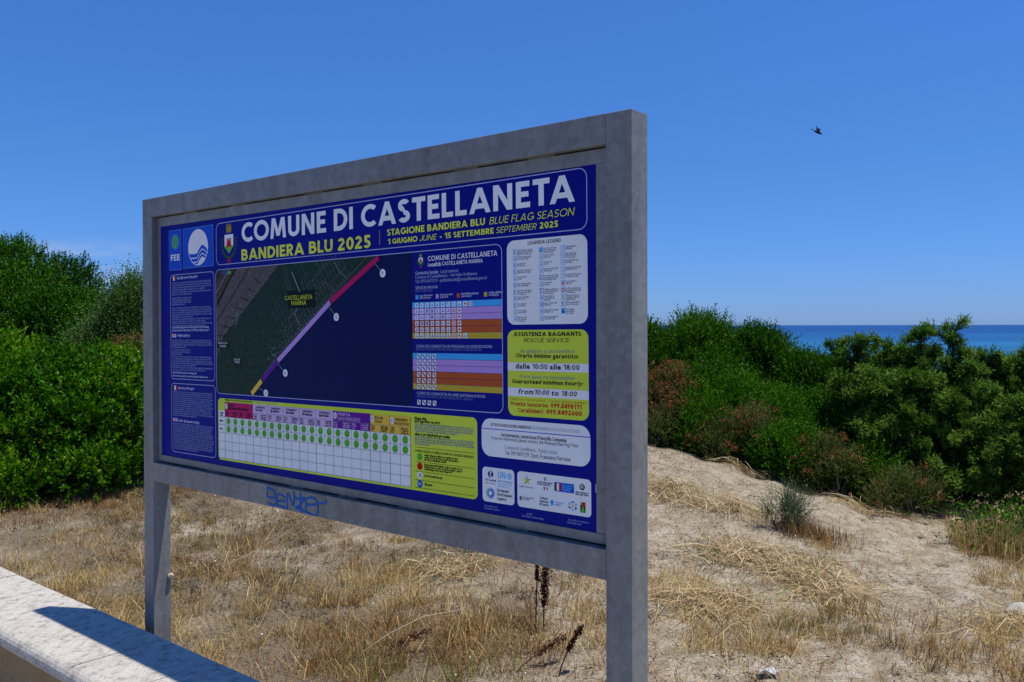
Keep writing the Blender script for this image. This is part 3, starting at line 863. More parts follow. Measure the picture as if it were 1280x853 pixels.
def icon(u, v, k, kind):
    if kind == 'cross':
        p.rect(u - k, v - k, u + k, v + k, 'white', 3); p.rect(u - k * .6, v - k * .22, u + k * .6, v + k * .22, 'red', 4); p.rect(u - k * .22, v - k * .6, u + k * .22, v + k * .6, 'red', 4.5)
    elif kind == 'ring':
        p.rect(u - k, v - k, u + k, v + k, 'white', 3); p.ring(u, v, k * .8, k * .35, 'red', 4, 10)
    elif kind == 'dark':
        p.rect(u - k, v - k, u + k, v + k, 'paper', 3); p.line([(u - k * .5, v - k * .6), (u + k * .1, v), (u + k * .6, v + k * .6)], k * .5, 'navy', 4); p.disc(u - k * .3, v - k * .4, k * .3, 'navy', 4.5, 6)
    else:
        p.rect(u - k, v - k, u + k, v + k, 'paper', 3)
        q = random.randrange(5)
        if q == 0: p.disc(u, v, k * .55, 'steel', 4, 8)
        elif q == 1: p.rect(u - k * .55, v - k * .7, u - k * .1, v + k * .7, 'royal', 4); p.rect(u + k * .1, v - k * .7, u + k * .55, v + k * .7, 'royal', 4)
        elif q == 2: p.poly([(u - k * .7, v + k * .6), (u, v - k * .7), (u + k * .7, v + k * .6)], 'steel', 4)
        elif q == 3: p.line([(u - k * .5, v - k * .6), (u, v), (u - k * .1, v + k * .7)], k * .45, 'steel', 4)
        else: p.rect(u - k * .6, v + k * .1, u + k * .6, v + k * .5, 'royal', 4); p.rect(u - k * .2, v - k * .6, u + k * .2, v, 'royal', 4.5)
RH = .0206
for i, c in enumerate(rows):
    v = .3935 + i * RH
    p.rect(1.648, v, 2.0455, v + RH - .0012, c, 2)
    n_ = (11, 9, 9, 9, 9, 10)[i]
    for j in range(n_):
        kind = 'i'
        if i == 0 and j == 9 or i > 0 and j == 8: kind = 'cross'
        if i == 0 and j == 10 or i > 0 and j == 7: kind = 'ring'
        icon(1.669 + j * .0245, v + RH / 2, .0078, kind)
p.text('CODICI DI CONDOTTA IN SPIAGGIA IN CONCESSIONE:', 1.665, .5455, .0085, 'text', 2, .339, .035)
p.text('REGULATIONS FOR BEACH UNDER CONCESSION:', 1.665, .5555, .0085, 'dimtext', 2, .295)
for i, c in enumerate(rows):
    v = .5645 + i * RH
    p.rect(1.648, v, 2.0455, v + RH - .0012, c, 2)
    for j in range(4): icon(1.676 + j * .0245, v + RH / 2, .0078, 'dark')
p.text('CODICI DI CONDOTTA IN AREE NATURALISTICHE:', 1.667, .7035, .0085, 'text', 2, .307, .035)
p.text('REGULATIONS FOR NATURALISTIC AREAS:', 1.667, .7140, .0085, 'dimtext', 2, .255)
for j in range(4): icon(1.676 + j * .0245, .7305, .008, 'dark')
p.done('services_table', panel)

# legend
p = Print()
p.rrect(2.066, .2155, 2.366, .4735, .028, 'paper', 1)
p.text('LEGENDA LEGEND', 2.211, .2325, .0105, 'black', 2, .124, .045, 0, 'C')
for col, (u, n_) in enumerate(((2.098, 11), (2.2, 11), (2.2795, 10))):
    for i in range(n_):
        v = .2515 + i * .0204; k = .0078
        p.rect(u - k, v - k, u + k, v + k, 'cyan' if not (col == 1 and i in (4, 6, 8)) else 'royal', 2)
        if not (col == 2 and i == 9): p.rect(u - k * .8, v - k * .8, u + k * .8, v + k * .8, 'paper', 3)
        if col == 2 and i == 5: p.rect(u - .005, v - .0016, u + .005, v + .0016, 'red', 4); p.rect(u - .0016, v - .005, u + .0016, v + .005, 'red', 5)
        elif col == 2 and i == 6: p.ring(u, v, .006, .0025, 'red', 4, 12)
        elif col == 2 and i == 7: p.line([(u - .002, v - .004), (u - .001, v), (u + .002, v + .004)], .0026, 'red', 4)
        elif col == 2 and i == 9: p.rect(u - .003, v - .006, u - .0005, v + .005, 'black', 4); p.rect(u - .0005, v + .002, u + .005, v + .005, 'black', 4)
        elif col == 1 and i == 0: p.rect(u - .006, v - .006, u + .006, v + .006, 'sky', 4); p.rect(u - .006, v, u, v + .006, 'green', 5)
        elif col == 0 and i == 9: p.rect(u - .002, v - .004, u + .002, v + .005, 'green', 4)
        elif col == 2 and i < 5: p.rect(u - .005, v - .003, u + .005, v + .003, 'cyan', 4); p.rect(u - .004, v - .002, u + .004, v + .002, 'paper', 5)
        else:
            q = random.randrange(4)
            if q == 0: p.line([(u - .003, v - .004), (u, v), (u - .002, v + .005)], .0028, 'royal', 4)
            elif q == 1: p.rect(u - .004, v, u + .004, v + .004, 'steel', 4); p.disc(u, v - .002, .002, 'royal', 4.5, 6)
            elif q == 2: p.poly([(u - .004, v + .004), (u, v - .005), (u + .004, v + .004)], 'steel', 4)
            else: p.rect(u - .003, v - .004, u + .003, v + .004, 'steel', 4)
        p.greek(u + .0105, v - .0055, u + .0105 + random.choice((.035, .045, .055, .062)) * (1 if col == 0 else .85), random.choice((2, 2, 2, 3)), .0058, .0036, 'grey', 2, .8)
p.done('legend_box', panel)

# rescue service notice
p = Print()
p.rrect(2.066, .490, 2.367, .753, .026, 'lime', 1)
cxr = 2.2165
p.rect(2.0661, .5895, 2.3669, .6145, 'paper', 2); p.rect(2.0661, .6665, 2.3669, .6925, 'paper', 2)
T_ = lambda s, v, w_, cap, c='black', b_=0.0, it=0.0, dx=0.0: p.text(s, cxr + dx, v, cap, c, 3, w_, b_, it, 'C')
T_('ASSISTENZA BAGNANTI:', .509, .252, .0125, b_=.05); T_('RESCUE SERVICE:', .5275, .174, .0125, it=IT)
T_('da giugno a settembre', .559, .202, .0120, 'grey'); T_('Orario minimo garantito:', .574, .232, .0122, b_=.045)
T_('dalle 10:00 alle 18:00', .6075, .238, .0145, b_=.045)
T_('from june to september', .637, .210, .0118, 'grey', it=IT); T_('Guaranteed minimun hourly:', .6525, .266, .0122, b_=.045, it=IT)
T_('from10:00 to 18:00', .6845, .218, .0145, b_=.045, it=IT)
T_('Telefono d\'emergenza - Safety phone number', .7055, .284, .0085, 'orange')
p.text('Pronto Soccorso:', 2.077, .7215, .0125, 'red', 3, .146, .035); p.text('099.8498111', 2.231, .7215, .0135, 'red', 3, .111, .06)
p.text('Carabinieri:', 2.105, .7405, .0125, 'red', 3, .098, .035); p.text('099.8492600', 2.214, .7405, .0135, 'red', 3, .128, .06)
p.done('rescue_notice', panel)

# environmental education notice
p = Print()
p.rrect(1.956, .767, 2.371, .886, .036, 'paper', 1)
p.rect(1.9562, .7985, 2.3708, .8010, 'royal', 2)
p.text('ATTIVITÀ DI EDUCAZIONE AMBIENTALE', 1.995, .7905, .0092, 'black', 2, .160, .045); p.text('ENVIRONMENTAL EDUCATION ACTIVITIES', 2.160, .7905, .0092, 'grey', 2, .175)
p.text('Se interessati, contattate il PuntoBlu Comunale:', 2.162, .8195, .0105, 'black', 2, .251, .035, 0, 'C')
p.text('If you are interested, please contact the Municipal Blue Flag Point', 2.162, .832, .0105, 'black', 2, .332, 0, 0, 'C')
p.text('Comune di Castellaneta - Polizia Locale', 2.151, .858, .0115, 'grey', 2, .202, .008, 0, 'C')
p.text('Tel. 099 8497219  Dott. Francesco Perrone', 2.176, .8755, .0125, 'black', 2, .247, .008, 0, 'C')
p.done('contact_notice', panel)

# logo boxes
p = Print()
p.rrect(1.958, .921, 2.088, 1.030, .013, 'paper', 1)
p.disc(1.992, .942, .0115, 'navy', 2); p.line([(1.988, .932), (1.993, .939), (1.990, .945), (1.996, .951)], .004, 'paper', 3); p.disc(1.997, .935, .0025, 'paper', 3, 8)
p.text('UN Tourism', 1.992, .9645, .0075, 'navy', 2, .046, .03, 0, 'C'); p.greek(1.970, .970, 2.016, 1, .006, .003, 'grey', 2, .9)
p.text('UN', 2.022, .952, .0215, 'sky', 2, .031, .05); p.ring(2.069, .942, .0095, .0035, 'sky', 2); p.disc(2.069, .942, .004, 'sky', 2, 8)
p.text('environment', 2.022, .9635, .008, 'sky', 2, .058, .03); p.greek(2.022, .968, 2.08, 2, .007, .003, 'sky', 2, .9)
for i in range(14):
    a = 2 * math.pi * i / 14
    p.line([(1.991 + .0085 * math.cos(a), 1.002 + .0085 * math.sin(a)), (1.991 + .0165 * math.cos(a + .25), 1.002 + .0165 * math.sin(a + .25))], .004, 'teal' if math.cos(a) < .2 else 'royal', 2)
for i, s in enumerate(('European', 'Environment', 'Agency')): p.text(s, 2.018, .9935 + i * .0128, .0095, 'black', 2, (.048, .062, .038)[i], .03)
p.done('logo_box', panel)
p = Print()
p.rrect(2.100, .9215, 2.372, 1.030, .013, 'paper', 1)
for i, c in enumerate(('cyan', 'orange', 'gold', 'green', 'lime')):
    a = -math.pi / 2 + 2 * math.pi * i / 5; d = (math.cos(a), math.sin(a)); q = (-d[1], d[0])
    c0 = (2.137, .947)
    p.poly([(c0[0] - q[0] * .0045, c0[1] - q[1] * .0045), (c0[0] + d[0] * .018, c0[1] + d[1] * .018), (c0[0] + q[0] * .0045, c0[1] + q[1] * .0045)], c, 2 + i * .2)
p.greek(2.108, .966, 2.165, 1, .006, .0035, 'grey', 2, 1)
p.disc(2.207, .936, .0055, 'grey', 2, 10); p.greek(2.178, .945, 2.236, 2, .0062, .004, 'navy', 2, .9)
p.rect(2.2015, .959, 2.206, .969, 'dgreen', 2); p.rect(2.212, .959, 2.2165, .969, 'red', 2)
p.rect(2.241, .9405, 2.312, .9675, 'royal', 2); p.rect(2.2425, .943, 2.2505, .965, 'dgreen', 3); p.rect(2.2505, .943, 2.2585, .965, 'white', 3); p.rect(2.2585, .943, 2.2665, .965, 'red', 3)
p.greek(2.270, .946, 2.308, 3, .0065, .0035, 'sky', 3, .9)
p.ring(2.341, .945, .0095, .003, 'black', 2, 14); p.rrect(2.337, .942, 2.347, .954, .003, 'black', 2.5); p.disc(2.342, .947, .003, 'paper', 3, 8)
p.greek(2.318, .960, 2.366, 2, .006, .0038, 'black', 2, .8)
p.rect(2.108, .997, 2.119, 1.010, 'grey', 2); p.rect(2.111, .999, 2.114, 1.008, 'navy', 3); p.greek(2.122, .998, 2.166, 2, .006, .004, 'grey', 2, .9)
for i, s in enumerate(('Istituto', 'Superiore', 'di Sanità')): p.text(s, 2.202, .997 + i * .0095, .0075, 'black', 2, (.028, .034, .034)[i], .03, 0, 'C')
p.rect(2.226, .9955, 2.238, 1.0125, 'sky', 2); p.rect(2.229, .999, 2.235, 1.005, 'royal', 3); p.greek(2.242, .999, 2.275, 2, .007, .004, 'steel', 2, .9)
for i in range(6):
    a = math.pi * i / 3
    p.poly([(2.307 + .008 * math.cos(a), 1.004 + .008 * math.sin(a)), (2.307 + .0175 * math.cos(a + .35), 1.004 + .014 * math.sin(a + .35)), (2.307 + .0175 * math.cos(a + 1.05), 1.004 + .014 * math.sin(a + 1.05))], 'sky' if i % 2 else 'royal', 2 + .1 * i)
p.disc(2.307, 1.004, .0045, 'gold', 3, 8)
p.rect(2.334, .989, 2.352, 1.019, 'black', 2); p.rect(2.343, .989, 2.352, 1.004, 'red', 3); p.poly([(2.336, 1.018), (2.343, .998), (2.351, 1.018)], 'green', 3.5); p.rect(2.335, .990, 2.340, .997, 'gold', 3)
p.done('logo_box', panel)
p = Print()
p.greek(1.966, 1.042, 2.045, 1, .006, .004, 'dimtext', 1, 1); p.greek(1.966, 1.050, 2.05, 1, .006, .004, 'dimtext', 1, 1)
p.done('credit_line', panel)
p = Print()
p.greek(2.136, 1.047, 2.160, 1, .006, .004, 'dimtext', 1, 1); p.greek(2.118, 1.055, 2.205, 1, .006, .004, 'dimtext', 1, 1)
p.done('credit_line', panel)
p = Print()
p.greek(2.292, 1.044, 2.365, 1, .006, .004, 'dimtext', 1, 1); p.greek(2.286, 1.052, 2.37, 1, .006, .004, 'dimtext', 1, 1)
p.done('credit_line', panel)
p = Print()
p.rect(2.3865, .931, 2.3895, .956, 'text', 1)
p.done('credit_line', panel)

# bathing water table
p = Print()
p.rrect(.458, .768, 1.937, 1.030, .020, 'lime', 1)
p.text('PRELIEVI ACQUE DI BALNEAZIONE', .511, .7785, .0085, 'black', 2, .198, .05); p.text('BATHING WATER RESULTS', .715, .7785, .0085, 'grey', 2, .165, .0)
g0, g1 = .511, 1.6335
p.rect(g0, .783, g1, 1.0215, 'paper', 2); p.rect(.466, .819, g0, 1.0215, 'white', 2)
cw = (g1 - g0) / 22
def head(c0, c1, c): p.rect(g0 + cw * c0, .783, g0 + cw * c1, .846, c, 3)
head(0, 4, 'pink'); head(4, 14, 'lilac'); head(14, 18, 'purple'); head(18, 22, 'gold')
LC = 'black'
for i in range(23):
    maj = i in (0, 4, 6, 8, 10, 12, 14, 18, 20, 22)
    p.rect(g0 + cw * i - .0007, (.783 if maj else .819) if i > 4 or i == 0 else (.846), g0 + cw * i + .0007, 1.0215, LC if maj else 'grey', 4)
for v in (.846, .880, .914, .950, .986, 1.0215): p.rect(.466, v - .0007, g1, v + .0007, 'grey', 4.5)
p.rect(g0 + cw * 4, .8182, g1, .8194, 'grey', 4.5)
def badge(c, ch): 
    u = g0 + cw * c + .011
    p.disc(u, .800, .0095, 'white', 5, 14, .012); p.text(ch, u, .8055, .011, 'black', 6, None, .03, 0, 'C')
badge(0, 'P'); badge(14, 'G'); badge(18, 'D'); badge(20, 'D')
for c in (4, 6, 8, 10, 12):
    p.rrect(g0 + cw * c + .005, .791, g0 + cw * c + .013, .810, .003, 'white', 5)
    p.rect(g0 + cw * c + .008, .796, g0 + cw * c + .010, .806, 'black', 6)
    p.text('STABILIMENTO', g0 + cw * c + .018, .798, .0085, 'black', 5, .066, .045); p.greek(g0 + cw * c + .018, .8025, g0 + cw * c + .078, 1, .008, .0065, 'black', 5, 1)
p.greek(g0 + .024, .792, g0 + .085, 1, .01, .0075, 'black', 5, 1); p.greek(g0 + .024, .804, g0 + .19, 1, .01, .0085, 'black', 5, 1)
p.text('PINETA', g0 + cw * 14 + .026, .799, .0115, 'lilac', 5, .07, .03); p.text('GIOVINAZZO', g0 + cw * 14 + .026, .8145, .0115, 'lilac', 5, .125, .03)
p.text('RIVA DEI', g0 + cw * 18 + .024, .800, .0095, 'black', 5, .042, .045); p.text('TESSALI', g0 + cw * 18 + .024, .813, .0095, 'black', 5, .038, .045)
p.text('STABILIMENTO', g0 + cw * 20 + .024, .800, .009, 'black', 5, .065, .045); p.text('RIVA DEI TESSALI', g0 + cw * 20 + .024, .813, .009, 'black', 5, .072, .045)
for c in range(22):
    col = 'lilac' if 14 <= c < 18 else 'black'
    p.greek(g0 + cw * c + .006, .8235, g0 + cw * c + (.026 if c % 2 == 0 else .042), 3, .0075, .0040, col, 5, .9)
    for v in (.863, .897):
        u = g0 + cw * (c + .5)
        p.disc(u, v, .0142, 'green', 5, 20)
        for s in (-1, 1): p.disc(u + s * .005, v - .004, .0016, 'dgreen', 6, 6)
        p.line([(u - .007, v + .003), (u - .003, v + .0065), (u + .003, v + .0065), (u + .007, v + .003)], .0016, 'dgreen', 6)
p.greek(.474, .828, .503, 2, .010, .005, 'black', 5, 1)
p.greek(.472, .861, .508, 1, .01, .006, 'black', 5, 1); p.greek(.472, .895, .508, 1, .01, .006, 'black', 5, 1)
p.greek(1.654, .783, 1.72, 1, .01, .0070, 'black', 3, 1); p.greek(1.654, .793, 1.83, 1, .01, .0065, 'black', 3, 1); p.greek(1.654, .803, 1.925, 4, .0078, .0046, 'grey', 3, .8)
p.greek(1.654, .8365, 1.84, 1, .01, .0065, 'black', 3, 1); p.greek(1.654, .8465, 1.925, 4, .0078, .0046, 'grey', 3, .4)
p.text('COME SI LEGGE LA TABELLA', 1.654, .899, .0078, 'black', 3, .130, .045); p.text('HOW DO YOU READ THE RESULTS', 1.788, .899, .0078, 'black', 3, .135, .045)
for v in (.883, .9315, .9645, .9935, 1.0195): p.rect(1.654, v - .0006, 1.923, v + .0006, 'black', 3)
for v, c in ((.9145, 'green'), (.9465, 'red'), (.977, 'white'), (1.0060, 'royal')):
    p.disc(1.677, v, .0128, c, 3, 18)
for v, c in ((.9145, 'dgreen'), (.9465, 'black')):
    for s in (-1, 1): p.disc(1.677 + s * .0045, v - .004, .0014, c, 4, 6)
    e = 1 if c == 'dgreen' else -1
    p.line([(1.671, v + .004 - .0015 * e), (1.677, v + .004 + .0015 * e), (1.683, v + .004 - .0015 * e)], .0014, c, 4)
p.text('A', 1.677, .983, .013, 'black', 4, None, .04, 0, 'C'); p.text('NC', 1.677, 1.0105, .009, 'paper', 4, None, .03, 0, 'C')
p.greek(1.699, .9055, 1.86, 3, .0075, .0048, 'black', 3, .7); p.greek(1.699, .9375, 1.875, 3, .0075, .0048, 'black', 3, .8)
p.greek(1.699, .9745, 1.80, 1, .01, .0055, 'black', 3, 1); p.greek(1.699, 1.003, 1.735, 1, .01, .0060, 'black', 3, 1)
p.done('water_quality_table', panel)

# blue spray tag on the lower crossbar
STROKES = [
 [(190, 110), (178, 270), (205, 300)], [(190, 120), (230, 150), (290, 185), (312, 235), (300, 300), (205, 300)], [(300, 300), (335, 340), (325, 400), (280, 430), (205, 395)],
 [(480, 300), (440, 270), (390, 240), (345, 265), (338, 400), (345, 425), (420, 450), (490, 465)], [(345, 360), (400, 355), (490, 365)],
 [(515, 500), (515, 225), (560, 310), (620, 430), (625, 195)], [(630, 285), (690, 320), (740, 300), (800, 310)], [(800, 310), (730, 400), (650, 465)], [(640, 460), (730, 490), (820, 530)],
 [(730, 210), (722, 330), (745, 545)], [(690, 470), (770, 330)],
 [(815, 400), (812, 330), (870, 290), (930, 300), (980, 350), (985, 400)], [(815, 400), (815, 520), (870, 555), (960, 580), (1000, 520), (995, 410)], [(815, 405), (900, 410), (1000, 390), (1110, 370), (1125, 310)],
]
def tag_uv(x, y):
    # least squares map of the tag's drawing onto the crossbar
    u = .860 + (x - 190) * (1.223 - .860) / (1125 - 190)
    v = 1.0925 + (y - (110 + (x - 190) * .195)) * .000232
    return u, v
bm = bmesh.new()
wz = FW + .0012
for st_ in STROKES:
    pts = [Vector(tag_uv(*q)) for q in st_]
    # smooth
    fine = []
    for i in range(len(pts) - 1):
        for t in (0, .25, .5, .75):
            p0_, p1_, p2_, p3_ = pts[max(i - 1, 0)], pts[i], pts[i + 1], pts[min(i + 2, len(pts) - 1)]
            fine.append(.5 * ((2 * p1_) + (p2_ - p0_) * t + (2 * p0_ - 5 * p1_ + 4 * p2_ - p3_) * t * t + (3 * p1_ - p0_ - 3 * p2_ + p3_) * t ** 3))
    fine.append(pts[-1])
    wz += .00002
    L = []
    for i, q in enumerate(fine):
        d = (fine[min(i + 1, len(fine) - 1)] - fine[max(i - 1, 0)])
        if d.length < 1e-9: d = Vector((1, 0))
        d.normalize(); nn_ = Vector((-d.y, d.x)) * .0040
        L.append((bm.verts.new(bl(q.x + nn_.x, min(q.y + nn_.y, 1.1685), wz)), bm.verts.new(bl(q.x - nn_.x, min(q.y - nn_.y, 1.1685), wz))))
    for a, b_ in zip(L[:-1], L[1:]): bm.faces.new((a[0], a[1], b_[1], b_[0]))
o = from_bm('graffiti', bm, plain('spray_blue', (.005, .11, .42), .5, .12), lowbar)

# snail shell on the left post
bm = bmesh.new()
bmesh.ops.create_uvsphere(bm, u_segments=14, v_segments=10, radius=.014)
for v in bm.verts: v.co.z *= .85
r_ = bmesh.ops.create_uvsphere(bm, u_segments=10, v_segments=8, radius=.0075, matrix=Matrix.Translation((.006, -.009, .007)))
o = from_bm('snail_shell', bm, plain('cream_shell', (.62, .50, .34), .5, .4), None, True)
q = sgn(-.031 + .010, -.050, 0)
o.location = (q[0], q[1], P0[2] - 1.625)
tag(o, 'small cream snail shell stuck to the inner edge of the left steel post', 'snail shell')

# ------------------------------------------------------------------ vegetation generators
def norm(a): return a / (np.linalg.norm(a, axis=-1, keepdims=True) + 1e-9)

def leaf_quads(C, D, L, Wd, r):
    """diamond leaves: base C, direction D, length L, width Wd"""
    n_ = len(C)
    side = norm(np.cross(D, norm(r.normal(size=(n_, 3)) * .55 + np.array([0.1, 0, .75]))))
    nrm = np.cross(side, D)
    L = np.broadcast_to(np.asarray(L, float), (n_,))[:, None]; Wd = np.broadcast_to(np.asarray(Wd, float), (n_,))[:, None]
    mid = C + D * L * .5 + nrm * L * .08
    V = np.stack([C, mid + side * Wd * .5, C + D * L, mid - side * Wd * .5], 1)
    return V

def quads_obj(name, V, var, mat, parent=None):
    n_ = len(V)
    F_ = np.arange(n_ * 4)
    me = mesh_np(name, V.reshape(-1, 3), F_, np.full(n_, 4), np.repeat(np.clip(var, 0, 1), 4))
    return obj(name, me, mat, parent)

def shrub(label, x, y, R, ht, shoots, mat, seed, leaf=(.05, .02), group=None, cat='shrub', name='evergreen_shrub', lobes=16, squash=(1, 1), sink=.0, up=.6, loose=0.0, flowers=None, rosette=False):
    r = np.random.default_rng(seed)
    z0 = float(HT(x, y)) - .03
    root = empty(name, (x, y, z0)); tag(root, label, cat, group)
    # lobes over a dome that reaches the ground
    th = r.uniform(0, 2 * np.pi, lobes); ph = np.arccos(r.uniform(-.1, 1, lobes))
    ph[0] = 0
    d = np.stack([np.sin(ph) * np.cos(th), np.sin(ph) * np.sin(th), np.cos(ph)], -1)
    lr = r.uniform(.24, .42, lobes) * R
    LC_ = d * np.stack([(R * squash[0] - lr), (R * squash[1] - lr), (ht * .62 - lr)], -1) * r.uniform(.8, 1.0, (lobes, 1)) + [0, 0, ht * .38]
    LC_[:, 2] = np.maximum(LC_[:, 2], lr * .6)
    # shoots
    k_ = r.choice(lobes, shoots, p=lr ** 2 / (lr ** 2).sum())
    dd = norm(r.normal(size=(shoots, 3)) + d[k_] * .7 + [0, 0, .35])
    q = r.uniform(.55, 1.0, shoots) ** .6
    base = LC_[k_] + dd * (lr[k_] * q)[:, None]
    axis_ = norm(dd * .7 + np.array([0, 0, up]) + r.normal(size=(shoots, 3)) * .35)
    sl = r.uniform(.10, .26, shoots) * (1 + loose * r.random(shoots))
    nl = 13
    t = np.linspace(.0, 1, nl) if not rosette else np.linspace(.55, 1, nl)
    if rosette: sl = sl * .8
    C = base[:, None, :] + axis_[:, None, :] * (sl[:, None] * t)[..., None]
    ra = r.normal(size=(shoots, nl, 3))
    D = norm(axis_[:, None, :] * .75 + norm(ra) * .8 + np.array([0, 0, .15]))
    LL = leaf[0] * r.uniform(.6, 1.15, (shoots, nl)) * (1 - .35 * t)
    WW = leaf[1] * r.uniform(.7, 1.1, (shoots, nl))
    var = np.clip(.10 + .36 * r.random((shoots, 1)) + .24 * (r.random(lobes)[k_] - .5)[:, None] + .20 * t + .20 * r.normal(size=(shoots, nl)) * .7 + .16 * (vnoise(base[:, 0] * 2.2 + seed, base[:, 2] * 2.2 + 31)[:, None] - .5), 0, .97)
    var = np.minimum(var, .955); spark = r.random((shoots, nl)); var[spark > .980] = .975; var[spark > .9955] = 1.0
    C = C.reshape(-1, 3); D = D.reshape(-1, 3)
    keep = C[:, 2] > .03
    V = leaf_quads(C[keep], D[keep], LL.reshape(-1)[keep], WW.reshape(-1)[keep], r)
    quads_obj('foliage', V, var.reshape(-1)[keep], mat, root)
    if flowers:
        fn, zmin = flowers
        sel = r.choice(shoots, fn); tip = base[sel] + axis_[sel] * sl[sel][:, None]
        ok = tip[:, 2] > zmin * ht; tip = tip[ok]; m_ = 16
        off = r.normal(size=(len(tip), m_, 3)) * [.022, .022, .016]
        C = (tip[:, None, :] + off).reshape(-1, 3); D = norm(r.normal(size=C.shape) + [0, 0, .6])
        fv = np.clip(np.repeat(r.random(len(tip)), m_) * .6 + r.random(len(C)) * .4, 0, 1)
        tag(quads_obj('flower_heads', leaf_quads(C, D, .022, .014, r), fv, m_rust, root), kind='stuff')
    # stems
    tubes = []
    for i in range(min(lobes, 9)):
        a = np.array([r.normal() * .05, r.normal() * .05, 0]); b_ = LC_[i] + d[i] * lr[i] * .5
        m1 = a * .5 + b_ * .5 + r.normal(size=3) * .07 + [0, 0, -.08]
        tubes.append(([a, (a + m1) / 2 + r.normal(size=3) * .02, m1, b_], [.022, .018, .013, .005]))
    for i in range(14 if R > .6 else 4):       # bare twigs that reach the outside of the crown
        q_ = r.integers(0, lobes); e_ = norm(d[q_] + r.normal(size=3) * .5)
        b_ = LC_[q_] + e_ * lr[q_] * r.uniform(.95, 1.12); a = LC_[q_] - e_ * lr[q_] * .2; m1 = (a + b_) / 2 + r.normal(size=3) * .03
        tubes.append(([a, m1, b_], [.007, .005, .0025]))
        for _ in range(3):
            c_ = m1 + (b_ - m1) * r.uniform(.2, .9); tubes.append(([c_, c_ + norm(e_ + r.normal(size=3) * .8) * r.uniform(.06, .14)], [.003, .0015]))
    obj('stem', tubes_mesh('stem', tubes), m_bark, root)
    return root

def juniper(label, x, y, R, ht, seed, leaders=4, plumes=24, group=None, lean=(0, 0), dens=1.0):
    r = np.random.default_rng(seed)
    z0 = float(HT(x, y)) - .03
    root = empty('juniper_bush', (x, y, z0)); tag(root, label, 'juniper', group)
    Cs, Ds, Ls, Vs = [], [], [], []
    tubes = []
    for li in range(leaders):
        an = r.uniform(0, 2 * np.pi); rr = R * (0 if li == 0 else r.uniform(.25, .6))
        top = np.array([rr * np.cos(an) + lean[0], rr * np.sin(an) + lean[1], ht * (1 if li == 0 else r.uniform(.55, .95))])
        bot = np.array([top[0] * .25, top[1] * .25, 0.])
        tt = np.linspace(0, 1, 6)[:, None]
        path = bot + (top - bot) * tt + r.normal(size=(6, 3)) * .025
        tubes.append((path, np.linspace(.03, .005, 6)))
        for pi in range(plumes):
            f = r.uniform(.03, 1.0) ** .85
            p0 = bot + (top - bot) * f
            az = r.uniform(0, 2 * np.pi)
            ln = (R * 1.1 * (1 - f) ** .7 + .22) * r.uniform(.55, 1.2)
            if pi == 0: f = .93; p0 = bot + (top - bot) * f; ln = .28
            el = r.uniform(.55, 1.15) + .25 * f
            hor = np.array([np.cos(az), np.sin(az), 0.])
            ns = max(7, int(ln * 32))
            t = np.linspace(.12, 1, ns)
            # arch outwards, upwards, then nod at the tip
            ax = p0 + hor * (ln * np.cos(el) * t)[:, None] + np.array([0, 0, 1.]) * (ln * (np.sin(el) * t - .33 * t ** 3))[:, None]
            tang = norm(np.gradient(ax, axis=0))
            tubes.append((ax[:: max(1, ns // 4)], np.linspace(.006, .002, len(ax[:: max(1, ns // 4)]))))
            nsp = int(7 * dens)
            prof = (.15 + .85 * np.sin(np.pi * np.clip(t * .86 + .12, 0, 1))) * .115 + .014
            rad = norm(r.normal(size=(ns, nsp, 3)))
            sd = norm(tang[:, None, :] * .95 + rad * .75 + np.array([0, 0, -.08]))
            sl = (prof[:, None] * r.uniform(.6, 1.15, (ns, nsp)))
            nl = 11
            s = np.linspace(.1, 1, nl)
            C = ax[:, None, None, :] + sd[:, :, None, :] * (sl[:, :, None] * s)[..., None]
            D = norm(sd[:, :, None, :] * 1.0 + r.normal(size=(ns, nsp, nl, 3)) * .38)
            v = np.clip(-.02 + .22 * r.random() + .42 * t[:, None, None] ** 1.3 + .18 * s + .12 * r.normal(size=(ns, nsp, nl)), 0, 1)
            Cs.append(C.reshape(-1, 3)); Ds.append(D.reshape(-1, 3)); Vs.append(v.reshape(-1))
    C = np.concatenate(Cs); D = np.concatenate(Ds); v = np.concatenate(Vs)
    keep = C[:, 2] > .02
    C, D, v = C[keep], D[keep], v[keep]
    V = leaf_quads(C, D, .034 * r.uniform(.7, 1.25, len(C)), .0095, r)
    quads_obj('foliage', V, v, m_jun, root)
    obj('trunk', tubes_mesh('trunk', tubes), m_bark, root)
    return root

def at(px, Yd):     # x of a picture column (1280 wide) at depth Yd
    return (px - 640) / 1080 * Yd
def top(py, Yd):    # height above the sand datum of a picture row at depth Yd
    return EYE - (py - 407) / 1080 * Yd

